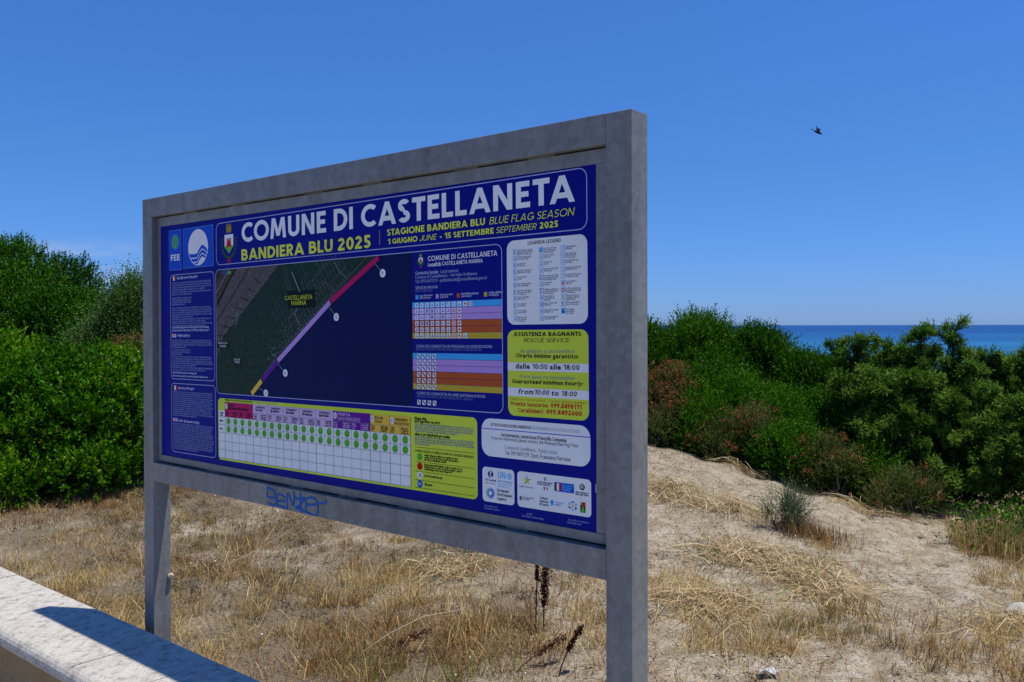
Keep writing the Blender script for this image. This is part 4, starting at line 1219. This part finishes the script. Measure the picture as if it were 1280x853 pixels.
# ---- left: low lush mastic in front, a tall dark one behind, a silvery one by the frame
GL = 'evergreen shrubs left of the board'
shrub('lush bright green low bush at the far left edge beside the dry grass', at(-30, 8.5), 8.5, 1.15, 1.10, 7500, m_lush, 11, (.088, .027), GL, lobes=24, loose=1.1, rosette=True)
shrub('lush bright green low bush in the middle of the left thicket above the wall', at(62, 8.7), 8.7, 1.05, 1.14, 8000, m_mid, 12, (.080, .024), GL, lobes=24, loose=1.1, rosette=True)
shrub('lush green low bush touching the left edge of the board', at(158, 9.2), 9.2, 1.05, 1.12, 7000, m_lush, 13, (.088, .027), GL, lobes=24, loose=1.1, rosette=True)
shrub('mid green bush standing higher behind the low bushes at the left edge', at(0, 10.3), 10.3, 1.3, 1.42, 8000, m_lush, 14, (.088, .027), GL, lobes=24, loose=1.2, rosette=True)
shrub('tallest dark green dome of bush at top left against the sky', at(-5, 12.6), 12.6, 1.75, 3.02, 12000, m_dark, 15, (.055, .022), GL, lobes=26, squash=(1.15, 1))
shrub('dark green bush sloping down right from the tallest dome', at(88, 12.0), 12.0, 1.05, 2.28, 7500, m_dark, 16, (.052, .021), GL, lobes=20)
shrub('grey green loose bush with small pale leaves right beside the left post', at(166, 10.6), 10.6, .80, 2.12, 6500, m_olive, 17, (.042, .018), GL, loose=.9, up=.9)
shrub('silvery green bush half hidden behind the left post', at(232, 11.0), 11.0, .95, 2.2, 5000, m_olive, 18, (.045, .018), GL, loose=.8, up=.9)
shrub('low brownish bush with rusty leaf tips beside the left post', at(160, 9.75), 9.75, .52, 1.45, 2200, m_rustleaf, 19, (.035, .012), GL, flowers=(240, .35), name='rusty_shrub')
GS = 'small bushes at the foot of the left thicket'
shrub('small low green bush spilling onto the sand at the far left edge', at(8, 7.75), 7.75, .42, .34, 900, m_lush, 24, (.07, .024), GS, lobes=10, rosette=True, loose=.6)
shrub('small low green bush spilling onto the sand, midway between picture edge and post', at(88, 7.9), 7.9, .40, .30, 800, m_lush, 25, (.07, .024), GS, lobes=9, rosette=True, loose=.6)
shrub('small low green bush on the sand close to the left post', at(146, 8.25), 8.25, .36, .32, 700, m_mid, 26, (.065, .022), GS, lobes=9, rosette=True, loose=.6)
# hidden behind the board, seen from the side
for i, (px_, Yd, R_, h_) in enumerate(((330, 11.5, 1.3, 1.7), (470, 12.2, 1.4, 1.8), (610, 11.9, 1.3, 1.75), (720, 12.0, 1.25, 1.7))):
    shrub('dark green bush on the dune crest hidden behind the board', at(px_, Yd), Yd, R_, h_, 4500, m_dark, 30 + i, (.06, .026), 'bushes hidden behind the board')

# ---- right: rounded dark green mastic mass
GR = 'evergreen shrubs right of the board'
shrub('dark green bush on the dune crest directly behind the right post', at(792, 11.2), 11.2, 1.15, top(396, 11.2) - .35, 8000, m_dark, 41, (.05, .017), GR, lobes=20)
shrub('tall dark green bush, highest against the sky right of the board', at(868, 11.0), 11.0, 1.0, top(388, 11.0) - .32, 8500, m_dark, 42, (.05, .017), GR, lobes=20, loose=.5)
shrub('dark green bush whose right shoulder drops in front of the sea', at(945, 10.8), 10.8, .98, top(397, 10.8) - .20, 8500, m_dark, 43, (.05, .017), GR, lobes=20)
shrub('smaller dark green bush below the sea at the foot of the tall mass', at(1003, 10.3), 10.3, .78, top(434, 10.3) - .12, 6500, m_dark, 44, (.048, .017), GR, lobes=16)
shrub('mid green bush in front of the tall mass, between two rusty shrubs', at(888, 10.0), 10.0, .78, top(455, 10.0) - .32, 6000, m_mid, 45, (.046, .015), GR, lobes=16)
shrub('mid green low bush behind the rusty shrub in the centre of the right thicket', at(965, 9.75), 9.75, .75, top(480, 9.75) - .2, 5500, m_mid, 46, (.046, .015), GR, lobes=16)
shrub('dark low bush between the junipers and the shrub nearest the sandy path', at(1050, 9.5), 9.5, .65, top(490, 9.5), 4200, m_dark, 47, (.046, .015), GR, lobes=14)
shrub('low mid green bush between the two central rusty shrubs', at(985, 8.95), 8.95, .42, .52, 2600, m_mid, 48, (.044, .014), GR, lobes=12)
shrub('low mid green bush filling the gap left of the central rusty shrub', at(884, 9.4), 9.4, .40, .62, 2400, m_mid, 49, (.044, .014), GR, lobes=12)
shrub('low green bush right of the path side rusty shrub, under the junipers', at(1085, 8.75), 8.75, .42, .50, 2400, m_mid, 50, (.044, .014), GR, lobes=12)
# ---- rusty dry shrubs along the foot of the thicket
GB = 'rusty shrubs along the sand slope'
shrub('tall rusty red shrub beside the right post', at(838, 9.75), 9.75, .42, top(462, 9.75) - .43, 2400, m_rustleaf, 51, (.032, .010), GB, name='rusty_shrub', flowers=(330, .3), lobes=12)
shrub('low grey green shrub with brown tips at the top of the sand slope', at(850, 9.35), 9.35, .42, .42, 1500, m_rustleaf, 52, (.032, .010), GB, name='rusty_shrub', flowers=(60, .45), lobes=10)
shrub('rusty brown shrub between green bushes in the middle of the slope edge', at(938, 9.1), 9.1, .28, .58, 1300, m_rustleaf, 53, (.032, .010), GB, name='rusty_shrub', flowers=(70, .5), lobes=12)
shrub('low olive brown shrub spilling down next to the sand slope', at(905, 9.1), 9.1, .36, .45, 1400, m_rustleaf, 54, (.032, .010), GB, name='rusty_shrub', flowers=(40, .5), lobes=9)
shrub('olive brown shrub with a few rusty tips in front of the left junipers', at(1035, 8.65), 8.65, .29, .50, 1300, m_rustleaf, 55, (.032, .010), GB, name='rusty_shrub', flowers=(50, .5), lobes=12)
shrub('small dry brown shrub at the foot of the junipers by the path', at(1130, 8.2), 8.2, .36, .32, 1000, m_rustleaf, 56, (.032, .009), GB, name='rusty_shrub', flowers=(25, .5), lobes=9)
# ---- junipers
GJ = 'feathery junipers at the right'
juniper('feathery juniper with pointed tips beside the dark bushes below the sea', at(1068, 9.9), 9.9, .72, top(424, 9.9), 61, 7, 23, GJ)
juniper('feathery juniper left of the tall spire, tips against the sea', at(1118, 9.8), 9.8, .66, top(424, 9.8), 62, 7, 23, GJ)
juniper('tallest spire shaped juniper rising across the horizon line', at(1186, 9.2), 9.2, .58, top(405, 9.2) + .10, 63, 7, 27, GJ, lean=(.02, 0))
juniper('slim juniper between the tall spire and the right edge', at(1232, 9.6), 9.6, .60, top(440, 9.6), 64, 6, 23, GJ)
juniper('broad juniper at the right edge of the picture', at(1290, 9.0), 9.0, .75, top(440, 9.0), 65, 8, 25, GJ)
juniper('lower juniper in front of the pointed ones, left part of the row', at(1085, 9.05), 9.05, .55, top(468, 9.05), 66, 6, 19, GJ)
juniper('lower juniper in the middle of the row with drooping pale plumes', at(1138, 8.85), 8.85, .55, top(464, 8.85), 67, 7, 21, GJ)
juniper('lower juniper in front of the slim one near the weedy green patch', at(1222, 8.7), 8.7, .60, top(478, 8.7), 68, 7, 21, GJ)
juniper('low juniper at the lower right edge behind the weedy green patch', at(1285, 8.2), 8.2, .60, top(500, 8.2), 69, 7, 21, GJ)
juniper('dark juniper in the back row between spire and dark bushes', at(1150, 10.6), 10.6, .8, top(441, 10.6), 70, 7, 19, GJ)
juniper('back row juniper closing the gap beside the dark bushes, below the horizon', at(1045, 10.4), 10.4, .75, top(441, 10.4), 72, 8, 22, GJ)
juniper('back row juniper just left of the tall spire, tips below the horizon', at(1098, 10.3), 10.3, .75, top(444, 10.3), 73, 8, 22, GJ)
juniper('juniper in the back row right of the tall spire', at(1265, 10.8), 10.8, .8, top(448, 10.8), 71, 7, 19, GJ)

# ------------------------------------------------------------------ dry grass, litter and small plants
def blades(P, D, Hh, Wd, bend, r):
    """grass blades: two bent segments; P base, D lean direction (xy), returns verts, flat faces, totals"""
    n_ = len(P)
    side = np.stack([-np.sin(D), np.cos(D), np.zeros(n_)], -1)
    an = r.uniform(0, 2 * np.pi, n_)
    side = np.stack([np.cos(an), np.sin(an), np.zeros(n_)], -1)
    out = np.stack([np.cos(D), np.sin(D), np.zeros(n_)], -1)
    upv = np.array([0, 0, 1.])
    m_ = P + upv * (Hh * .55 * np.cos(bend * .4))[:, None] + out * (Hh * .55 * np.sin(bend * .5))[:, None]
    t_ = m_ + upv * (Hh * .45 * np.cos(bend * 1.5))[:, None] + out * (Hh * .45 * np.sin(bend * 1.5))[:, None]
    hw = (Wd * .5)[:, None]
    V = np.stack([P - side * hw, P + side * hw, m_ - side * hw * .8, m_ + side * hw * .8, t_], 1)
    b0 = (np.arange(n_) * 5)[:, None]
    F_ = np.concatenate([b0 + [0, 1, 3, 2], b0 + [2, 3, 4]], 1)
    tot = np.tile([4, 3], n_)
    return V.reshape(-1, 3), F_.ravel(), tot

def scatter(n_, r, x0=-6.2, x1=6.3, y0=3.0, y1=9.9, dens=grass_density):
    x = r.uniform(x0, x1, n_); y = r.uniform(y0, y1, n_)
    ok = (r.random(n_) < dens(x, y)) & (w_of(x, y) < .095) & (np.abs(x) < .66 * y + .4)
    return x[ok], y[ok]

r = np.random.default_rng(21)
tx, ty = scatter(24000, r)
nb = r.integers(8, 30, len(tx)); ti = np.repeat(np.arange(len(tx)), nb)
tw = np.repeat(r.uniform(.012, .05, len(tx)), nb)
ox, oy = r.normal(size=len(ti)) * tw, r.normal(size=len(ti)) * tw
lean_dir = np.arctan2(oy, ox) + r.normal(size=len(ti)) * .7
x = tx[ti] + ox; y = ty[ti] + oy
sx_, sy_ = scatter(110000, r)
x = np.concatenate([x, sx_]); y = np.concatenate([y, sy_])
lean_dir = np.concatenate([lean_dir, r.uniform(0, 6.283, len(sx_))])
tuft_h = np.concatenate([np.repeat(r.uniform(.6, 1.5, len(tx)), nb), r.uniform(.4, 1.1, len(sx_))])
tuft_t = np.concatenate([np.repeat(r.normal(size=len(tx)) * .17, nb), r.normal(size=len(sx_)) * .1])
ok = w_of(x, y) < .095; x, y, lean_dir, tuft_h, tuft_t = x[ok], y[ok], lean_dir[ok], tuft_h[ok], tuft_t[ok]
P = np.stack([x, y, HT(x, y) - .004], -1)
hh = tuft_h * r.uniform(.03, .115, len(x)) * (.6 + .9 * fbm(x * .9 + 3, y * .9)) * (1 + .5 * (r.random(len(x)) > .93)) * (1.1 - .35 * sst(5.2, 7, y))
tall = r.random(len(x)) < .040 * (1 - sst(5.5, 7.5, y)); hh[tall] = r.uniform(.14, .30, tall.sum())
tone_t = r.uniform(.55, .905, len(x))
tone = np.clip(.29 + .9 * (fbm(x * 1.1 + 60, y * 1.1) - .40) + tuft_t + r.normal(size=len(x)) * .12, 0, .88)
tone[tall] = tone_t[tall]
grn = (r.random(len(x)) < .30 * sst(.56, .72, fbm(x * 1.5 + 90, y * 1.5 + 4))) ; tone[grn] = r.uniform(.92, 1, grn.sum())
V, F_, tot = blades(P, lean_dir, hh, r.uniform(.0018, .0042, len(x)), .25 + np.abs(r.normal(size=len(x))) * 1.0, r)
o = obj('dry_grass', mesh_np('dry_grass', V, F_, tot, np.repeat(tone, 5)), m_grass)
tag(o, 'short dry straw coloured and reddish grass covering the sand behind the wall', 'dry grass', kind='stuff')

# flakes, twigs and dead leaves on the sand
def litter_density(x, y):
    s = sst(1.5, 2.0, x) * (1 - sst(3.3, 3.9, x)) * sst(5.2, 6.2, y)
    return np.clip((.30 + .7 * sst(.42, .62, fbm(x * 1.8 + 5, y * 1.8 + 50))) * (1 - .86 * s), 0, 1)
x, y = scatter(190000, r, dens=litter_density)
P = np.stack([x, y, HT(x, y) + .003], -1)
D = norm(np.stack([r.normal(size=len(x)), r.normal(size=len(x)), r.normal(size=len(x)) * .25], -1))
V = leaf_quads(P, D, .006 + .042 * r.random(len(x)) ** 2.2, r.uniform(.002, .008, len(x)), r)
tone = np.clip(r.beta(1.2, 2.2, len(x)) * 1.1, 0, 1)
o = quads_obj('plant_litter', V, tone, m_litter)
tag(o, 'dark twigs and dead leaf scraps strewn over the sand', 'plant litter', kind='stuff')

x, y = scatter(4600, r, dens=lambda a, b_: np.clip((1 - sst(.2, 1.6, a)) * sst(.42, .58, fbm(a * 1.6 + 70, b_ * 1.6)) * .9 + .05, 0, 1))
k_ = 34
q = np.repeat(np.arange(len(x)), k_); rad_ = np.repeat(r.uniform(.015, .05, len(x)), k_)
C = np.stack([x[q] + r.normal(size=len(q)) * rad_, y[q] + r.normal(size=len(q)) * rad_, np.zeros(len(q))], -1)
C[:, 2] = HT(C[:, 0], C[:, 1]) + np.abs(r.normal(size=len(q))) * rad_ * .8
V = leaf_quads(C, norm(r.normal(size=C.shape) + [0, 0, .7]), r.uniform(.012, .028, len(q)), r.uniform(.003, .007, len(q)), r)
m_weed = leaf_mat('grey_weed', [(0, (.030, .025, .018)), (.45, (.065, .055, .035)), (.7, (.065, .09, .025)), (1, (.12, .16, .045))], .15, .8, .1)
o = quads_obj('low_weeds', V, np.clip(np.repeat(r.random(len(x)), k_) + r.normal(size=len(q)) * .12, 0, 1), m_weed)
tag(o, 'small grey and olive weeds dotted over the sand left of the middle', 'weeds', kind='stuff')

def strap_mesh(paths, widths, var, r):
    V, F_, vv = [], [], []; off = 0
    for pth, w_, q in zip(paths, widths, var):
        k_ = len(pth)
        tn = norm(np.gradient(pth, axis=0)); sd = norm(np.cross(tn, norm(r.normal(size=3) * .5 + [0, 0, 1])))
        ww = (w_ * np.sin(np.pi * np.linspace(.18, .97, k_)))[:, None]
        V.append(np.stack([pth - sd * ww / 2, pth + sd * ww / 2], 1).reshape(-1, 3))
        for i in range(k_ - 1): F_.append([off + 2 * i, off + 2 * i + 1, off + 2 * i + 3, off + 2 * i + 2])
        off += 2 * k_; vv.append(np.full(2 * k_, q))
    V = np.concatenate(V); F_ = np.array(F_)
    return mesh_np('blades', V, F_, np.full(len(F_), 4), np.concatenate(vv))

def straw_clump(label, x, y, rad, n_, seed, green=.06, lenr=(.16, .42), group='clumps of dead straw on the dune'):
    r = np.random.default_rng(seed)
    root_z = float(HT(x, y))
    paths, ws, vs = [], [], []
    for i in range(int(n_ * 2.1)):
        an = r.uniform(0, 2 * np.pi); c0 = r.normal(size=2) * rad * [.62, .5]
        L = r.uniform(*lenr); hgt = .01 + .10 * r.random() ** 2; k_ = 6
        an2 = an + r.normal() * .8
        t = np.linspace(0, 1, k_)
        px_ = x + c0[0] + L * (np.cos(an) * t + .45 * np.cos(an2) * t * t) * .8
        py_ = y + c0[1] + L * (np.sin(an) * t + .45 * np.sin(an2) * t * t) * .8
        z = HT(px_, py_) + .008 + hgt * np.sin(np.pi * np.clip(t * .9 + .05, 0, 1)) * r.uniform(.4, 1) + r.normal(size=k_) * .009 + .008
        paths.append(np.stack([px_ - x, py_ - y, z - root_z], -1)); ws.append(r.uniform(.0025, .0072)); vs.append(r.uniform(.97, 1) if r.random() < green else np.clip(r.normal(.50, .27), 0, .93))
    o = obj('straw_clump', strap_mesh(paths, ws, vs, r), m_straw)
    o.location = (x, y, root_z)
    tag(o, label, 'straw clump', group)
    return o
straw_clump('clump of dead straw with a few green blades beside the right post, near the crest', 1.33, 7.30, .26, 150, 81, .10)
straw_clump('pale dead straw clump high on the sand below the crest', 1.78, 7.0, .26, 130, 82, .04)
straw_clump('widest pale straw clump in the middle of the sand slope', 1.55, 5.95, .26, 190, 83, .03)
straw_clump('pale straw clump with green blades at its right, beside the path', 1.90, 5.62, .20, 130, 84, .10)
straw_clump('straw clump trailing downhill towards the path', 1.93, 5.28, .20, 110, 85, .04)
straw_clump('low spread of dead straw nearest the right post', 1.12, 5.02, .24, 130, 86, .02)
straw_clump('straw clump with green shoots under the middle of the board', -.42, 5.70, .20, 170, 87, .12, (.10, .28))
straw_clump('small dead straw heap at the foot of the rusty shrubs', 2.35, 8.75, .16, 60, 88, .02)
straw_clump('dead straw tuft at the edge of the juniper shade', 3.35, 8.05, .20, 70, 89, .02)
straw_clump('dead straw tuft beside the pale stone at right', 2.78, 4.72, .18, 60, 90, .05)

# dark brown dock seed stalks
def dock(label, x, y, h, leanx, leany, seed, spike=.5, fat=.016):
    r = np.random.default_rng(seed); z0 = float(HT(x, y))
    root = empty('dock_stalk', (x, y, z0)); tag(root, label, 'dock stalk', 'dead dock stalks')
    t = np.linspace(0, 1, 8)
    path = np.stack([leanx * t ** 1.4, leany * t ** 1.4, h * t - .1 * h * t * t * abs(leanx)], -1)
    obj('stem', tubes_mesh('stem', [(path, np.linspace(.004, .0022, 8))]), plain('dock_stem', (.075, .03, .018), .8, .2), root)
    n_ = int(2600 * spike * h)
    q = r.uniform(1 - spike, 1, n_)
    C = np.stack([np.interp(q, t, path[:, i]) for i in range(3)], -1) + r.normal(size=(n_, 3)) * fat * .6
    V = leaf_quads(C, norm(r.normal(size=(n_, 3))), .015, .011, r)
    quads_obj('seed_head', V, r.random(n_), m_dock, root)
dock('upright dark red brown seed stalk standing under the lower right crossbar', .165, 4.62, .35, .015, .02, 101, .58, .017)
dock('thin dark seed stalk just left of the upright one under the crossbar', .125, 4.66, .50, .015, .0, 102, .45, .0035)
dock('short dark seed spike bent over to the right near the ground', .02, 4.12, .13, .24, .12, 103, .5)
dock('brown seed stalk leaning right close to the right post', .22, 4.07, .22, .11, .05, 104, .5, .008)
dock('brown seed stalk lying low at the foot of the board centre', -.68, 4.30, .13, .26, .06, 105, .6)

# pale upright grass stems
def stem_thing(label, x, y, pts, rad, mat=m_pale, name='tall_dry_grass'):
    z0 = float(HT(x, y))
    o = obj(name, tubes_mesh(name, [(np.array(pts), np.linspace(rad, rad * .55, len(pts)))]), mat)
    o.location = (x, y, z0); tag(o, label, 'dry grass stalk', 'tall dry grass stalks')
stem_thing('tall pale dry stem standing alone above the wall at far left', -3.05, 5.35, [(0, 0, 0), (-.01, 0, .16), (-.012, 0, .32), (-.02, 0, .47)], .0045)
stem_thing('long thin straw stem arching behind the left post', -1.95, 5.75, [(0, 0, .02), (.18, .02, .10), (.40, .05, .22), (.66, .08, .42)], .0028)
stem_thing('thin pale stem leaning right under the right crossbar', .24, 4.5, [(0, 0, 0), (.03, .01, .15), (.08, .02, .30), (.14, .03, .42)], .003)
stem_thing('long pale stem curving low across the dry grass in front of the board', -.75, 4.3, [(0, 0, .03), (.14, .02, .12), (.30, .05, .19), (.50, .1, .21)], .0028)

# grey green shrublet with dry brown base on the slope
r_ = shrub('small grey green shrublet with brown dry lower half alone on the sand slope', 2.11, 6.64, .17, .22, 420, leaf_mat('greygreen', [(0, (.03, .055, .015)), (.6, (.10, .15, .055)), (1, (.2, .22, .10))], .15), 111, (.026, .006), None, name='shrublet', lobes=8, up=1.0)
x_, y_ = 2.24, 6.45
rr = np.random.default_rng(5); nb_ = 900
P = np.stack([x_ + rr.normal(size=nb_) * .13, y_ + rr.normal(size=nb_) * .12], -1); P = np.concatenate([P, (HT(P[:, 0], P[:, 1]))[:, None]], 1)
V, F_, tot = blades(P - [x_, y_, float(HT(x_, y_))], rr.uniform(0, 6.28, nb_), rr.uniform(.07, .2, nb_), np.full(nb_, .003), np.abs(rr.normal(size=nb_)) * .8, rr)
o = obj('dry_tuft', mesh_np('dry_tuft', V, F_, tot, np.repeat(np.clip(rr.normal(.15, .12, nb_), 0, .6), 5)), m_grass); o.location = (x_, y_, float(HT(x_, y_)))
tag(o, 'brown dry tuft just below the small grey green shrublet', 'dry tuft')

# weedy green plant with pale seed heads by the path
def weed(label, x, y, R, ht, n_, seed, heads=32):
    r = np.random.default_rng(seed); z0 = float(HT(x, y)); root = empty('weedy_plant', (x, y, z0)); tag(root, label, 'weed', 'weedy green plants by the path')
    an = r.uniform(0, 6.28, n_); q = np.sqrt(r.random(n_)) * R
    P = np.stack([q * np.cos(an), q * np.sin(an), np.zeros(n_)], -1)
    V, F_, tot = blades(P, an, r.uniform(.4, 1, n_) * ht, r.uniform(.003, .006, n_), np.abs(r.normal(size=n_)) * .5, r)
    obj('blades', mesh_np('blades', V, F_, tot, np.repeat(np.clip(r.normal(.55, .25, n_), 0, 1), 5)), m_grass, root)
    m_ = 800
    C = np.stack([r.normal(size=m_) * R * .6, r.normal(size=m_) * R * .6, r.uniform(.12, .95, m_) * ht], -1)
    quads_obj('leaves', leaf_quads(C, norm(r.normal(size=(m_, 3)) + [0, 0, .6]), .045, .015, r), np.clip(r.normal(.42, .2, m_), 0, .95), m_mid, root)
    C = np.stack([r.normal(size=heads) * R * .7, r.normal(size=heads) * R * .7, ht * r.uniform(.75, 1.2, heads)], -1)
    C = np.repeat(C, 5, 0) + r.normal(size=(heads * 5, 3)) * .006
    tag(quads_obj('seed_heads', leaf_quads(C, norm(r.normal(size=C.shape) + [0, 0, 1]), .025, .010, r), np.full(len(C), .30), m_straw, root), kind='stuff')
weed('weedy green plant with pale seed heads at the right edge beside the path', 3.78, 6.70, .34, .36, 900, 121)
weed('weedy green plant partly cut by the right edge of the picture', 4.25, 6.85, .36, .36, 800, 122)

# pale stone at the right edge, paper scrap and white shells
def stone(label, x, y, s, seed, mat, cat='stone', name='stone', group=None):
    bm = bmesh.new(); bmesh.ops.create_icosphere(bm, subdivisions=3, radius=1)
    r = np.random.default_rng(seed); f = r.uniform(0, 6, 6)
    for v in bm.verts:
        c_ = v.co; k_ = 1 + .16 * math.sin(2.3 * c_.x + f[0]) * math.cos(2.1 * c_.y + f[1]) + .08 * math.sin(5 * c_.z + f[2] + 3 * c_.x) + .05 * math.sin(9 * c_.y + f[3])
        v.co = Vector((c_.x * s[0], c_.y * s[1], c_.z * s[2])) * k_
    o = from_bm(name, bm, mat, None, True); o.location = (x, y, float(HT(x, y)) + s[2] * .35); o.rotation_euler = (0, 0, f[4])
    tag(o, label, cat, group)
stone('pale rough stone lying in dry grass at the right edge', 2.92, 4.92, (.12, .085, .05), 1, m_stone)
bm = bmesh.new()
gr = [[bm.verts.new((i * .021 - .042, j * .018 - .018, .012 * math.sin(i * 1.7 + j) + .01 * math.cos(j * 2.4))) for j in range(4)] for i in range(5)]
for i in range(4):
    for j in range(3): bm.faces.new((gr[i][j], gr[i + 1][j], gr[i + 1][j + 1], gr[i][j + 1]))
o = from_bm('paper_scrap', bm, plain('white_paper', (.5, .5, .49), .8, .2), None, True); o.location = (1.205, 4.05, float(HT(1.205, 4.05)) + .02)
sol = o.modifiers.new('thickness', 'SOLIDIFY'); sol.thickness = .0008
tag(o, 'crumpled white paper scrap on the sand at the bottom of the slope', 'paper scrap')

# white flecks of shell and snail shells in the grass
r = np.random.default_rng(77)
x, y = scatter(420, r, dens=lambda a, b_: np.full(len(a), .75))
n_ = len(x)
oct_ = np.array([[1, 0, 0], [-1, 0, 0], [0, 1, 0], [0, -1, 0], [0, 0, 1], [0, 0, -1.]])
fc = np.array([[0, 2, 4], [2, 1, 4], [1, 3, 4], [3, 0, 4], [2, 0, 5], [1, 2, 5], [3, 1, 5], [0, 3, 5]])
V = (np.stack([x, y, HT(x, y) + .012 + r.random(n_) * .05], -1)[:, None, :] + oct_ * (r.uniform(.004, .009, n_)[:, None, None]))
F_ = (fc[None] + (np.arange(n_) * 6)[:, None, None]).reshape(-1)
o = obj('white_shells', mesh_np('white_shells', V.reshape(-1, 3), F_, np.full(n_ * 8, 3), smooth=True), plain('bleached_shell', (.68, .66, .6), .6, .3))
tag(o, 'tiny bleached snail shells dotted through the dry grass', 'snail shells', kind='stuff')

# ------------------------------------------------------------------ bird
def bird():
    root = empty('bird', (at(1021, 24.0), 24.0, top(166, 24.0)))
    tag(root, 'small dark swallow flying alone in the blue sky at right', 'bird')
    bm = bmesh.new()
    rings = []
    for (t, rad) in ((-.10, .012), (-.06, .026), (-.01, .038), (.05, .040), (.095, .033), (.125, .026), (.15, .012)):
        rings.append([bm.verts.new((t, rad * math.cos(a), rad * .9 * math.sin(a))) for a in np.linspace(0, 2 * math.pi, 10, endpoint=False)])
    for A, B in zip(rings[:-1], rings[1:]):
        for i in range(10): bm.faces.new((A[i], A[(i + 1) % 10], B[(i + 1) % 10], B[i]))
    bm.faces.new(rings[0]); bm.faces.new(rings[-1][::-1])
    def slab(outline, th=.006):
        up = [bm.verts.new(Vector(p_) + Vector((0, 0, th / 2))) for p_ in outline]; dn = [bm.verts.new(Vector(p_) - Vector((0, 0, th / 2))) for p_ in outline]
        bm.faces.new(up); bm.faces.new(dn[::-1])
        for i in range(len(outline)):
            j = (i + 1) % len(outline); bm.faces.new((up[i], dn[i], dn[j], up[j]))
    slab([(.07, .01, .02), (.02, .03, .08), (-.06, .05, .16), (-.085, .055, .175), (-.06, .04, .12), (-.03, .015, .03)])
    slab([(.06, -.01, .01), (.03, -.16, .03), (-.08, -.27, .03), (-.04, -.13, .02), (-.02, -.015, .01)])
    slab([(-.08, .008, 0), (-.20, .035, .012), (-.15, .0, .004), (-.20, -.03, .012), (-.08, -.008, 0)])
    bm.verts.ensure_lookup_table()
    o = from_bm('body', bm, plain('dark_plumage', (.012, .012, .02), .6, .3), root)
    root.rotation_euler = (0, math.radians(24), 0)
bird()
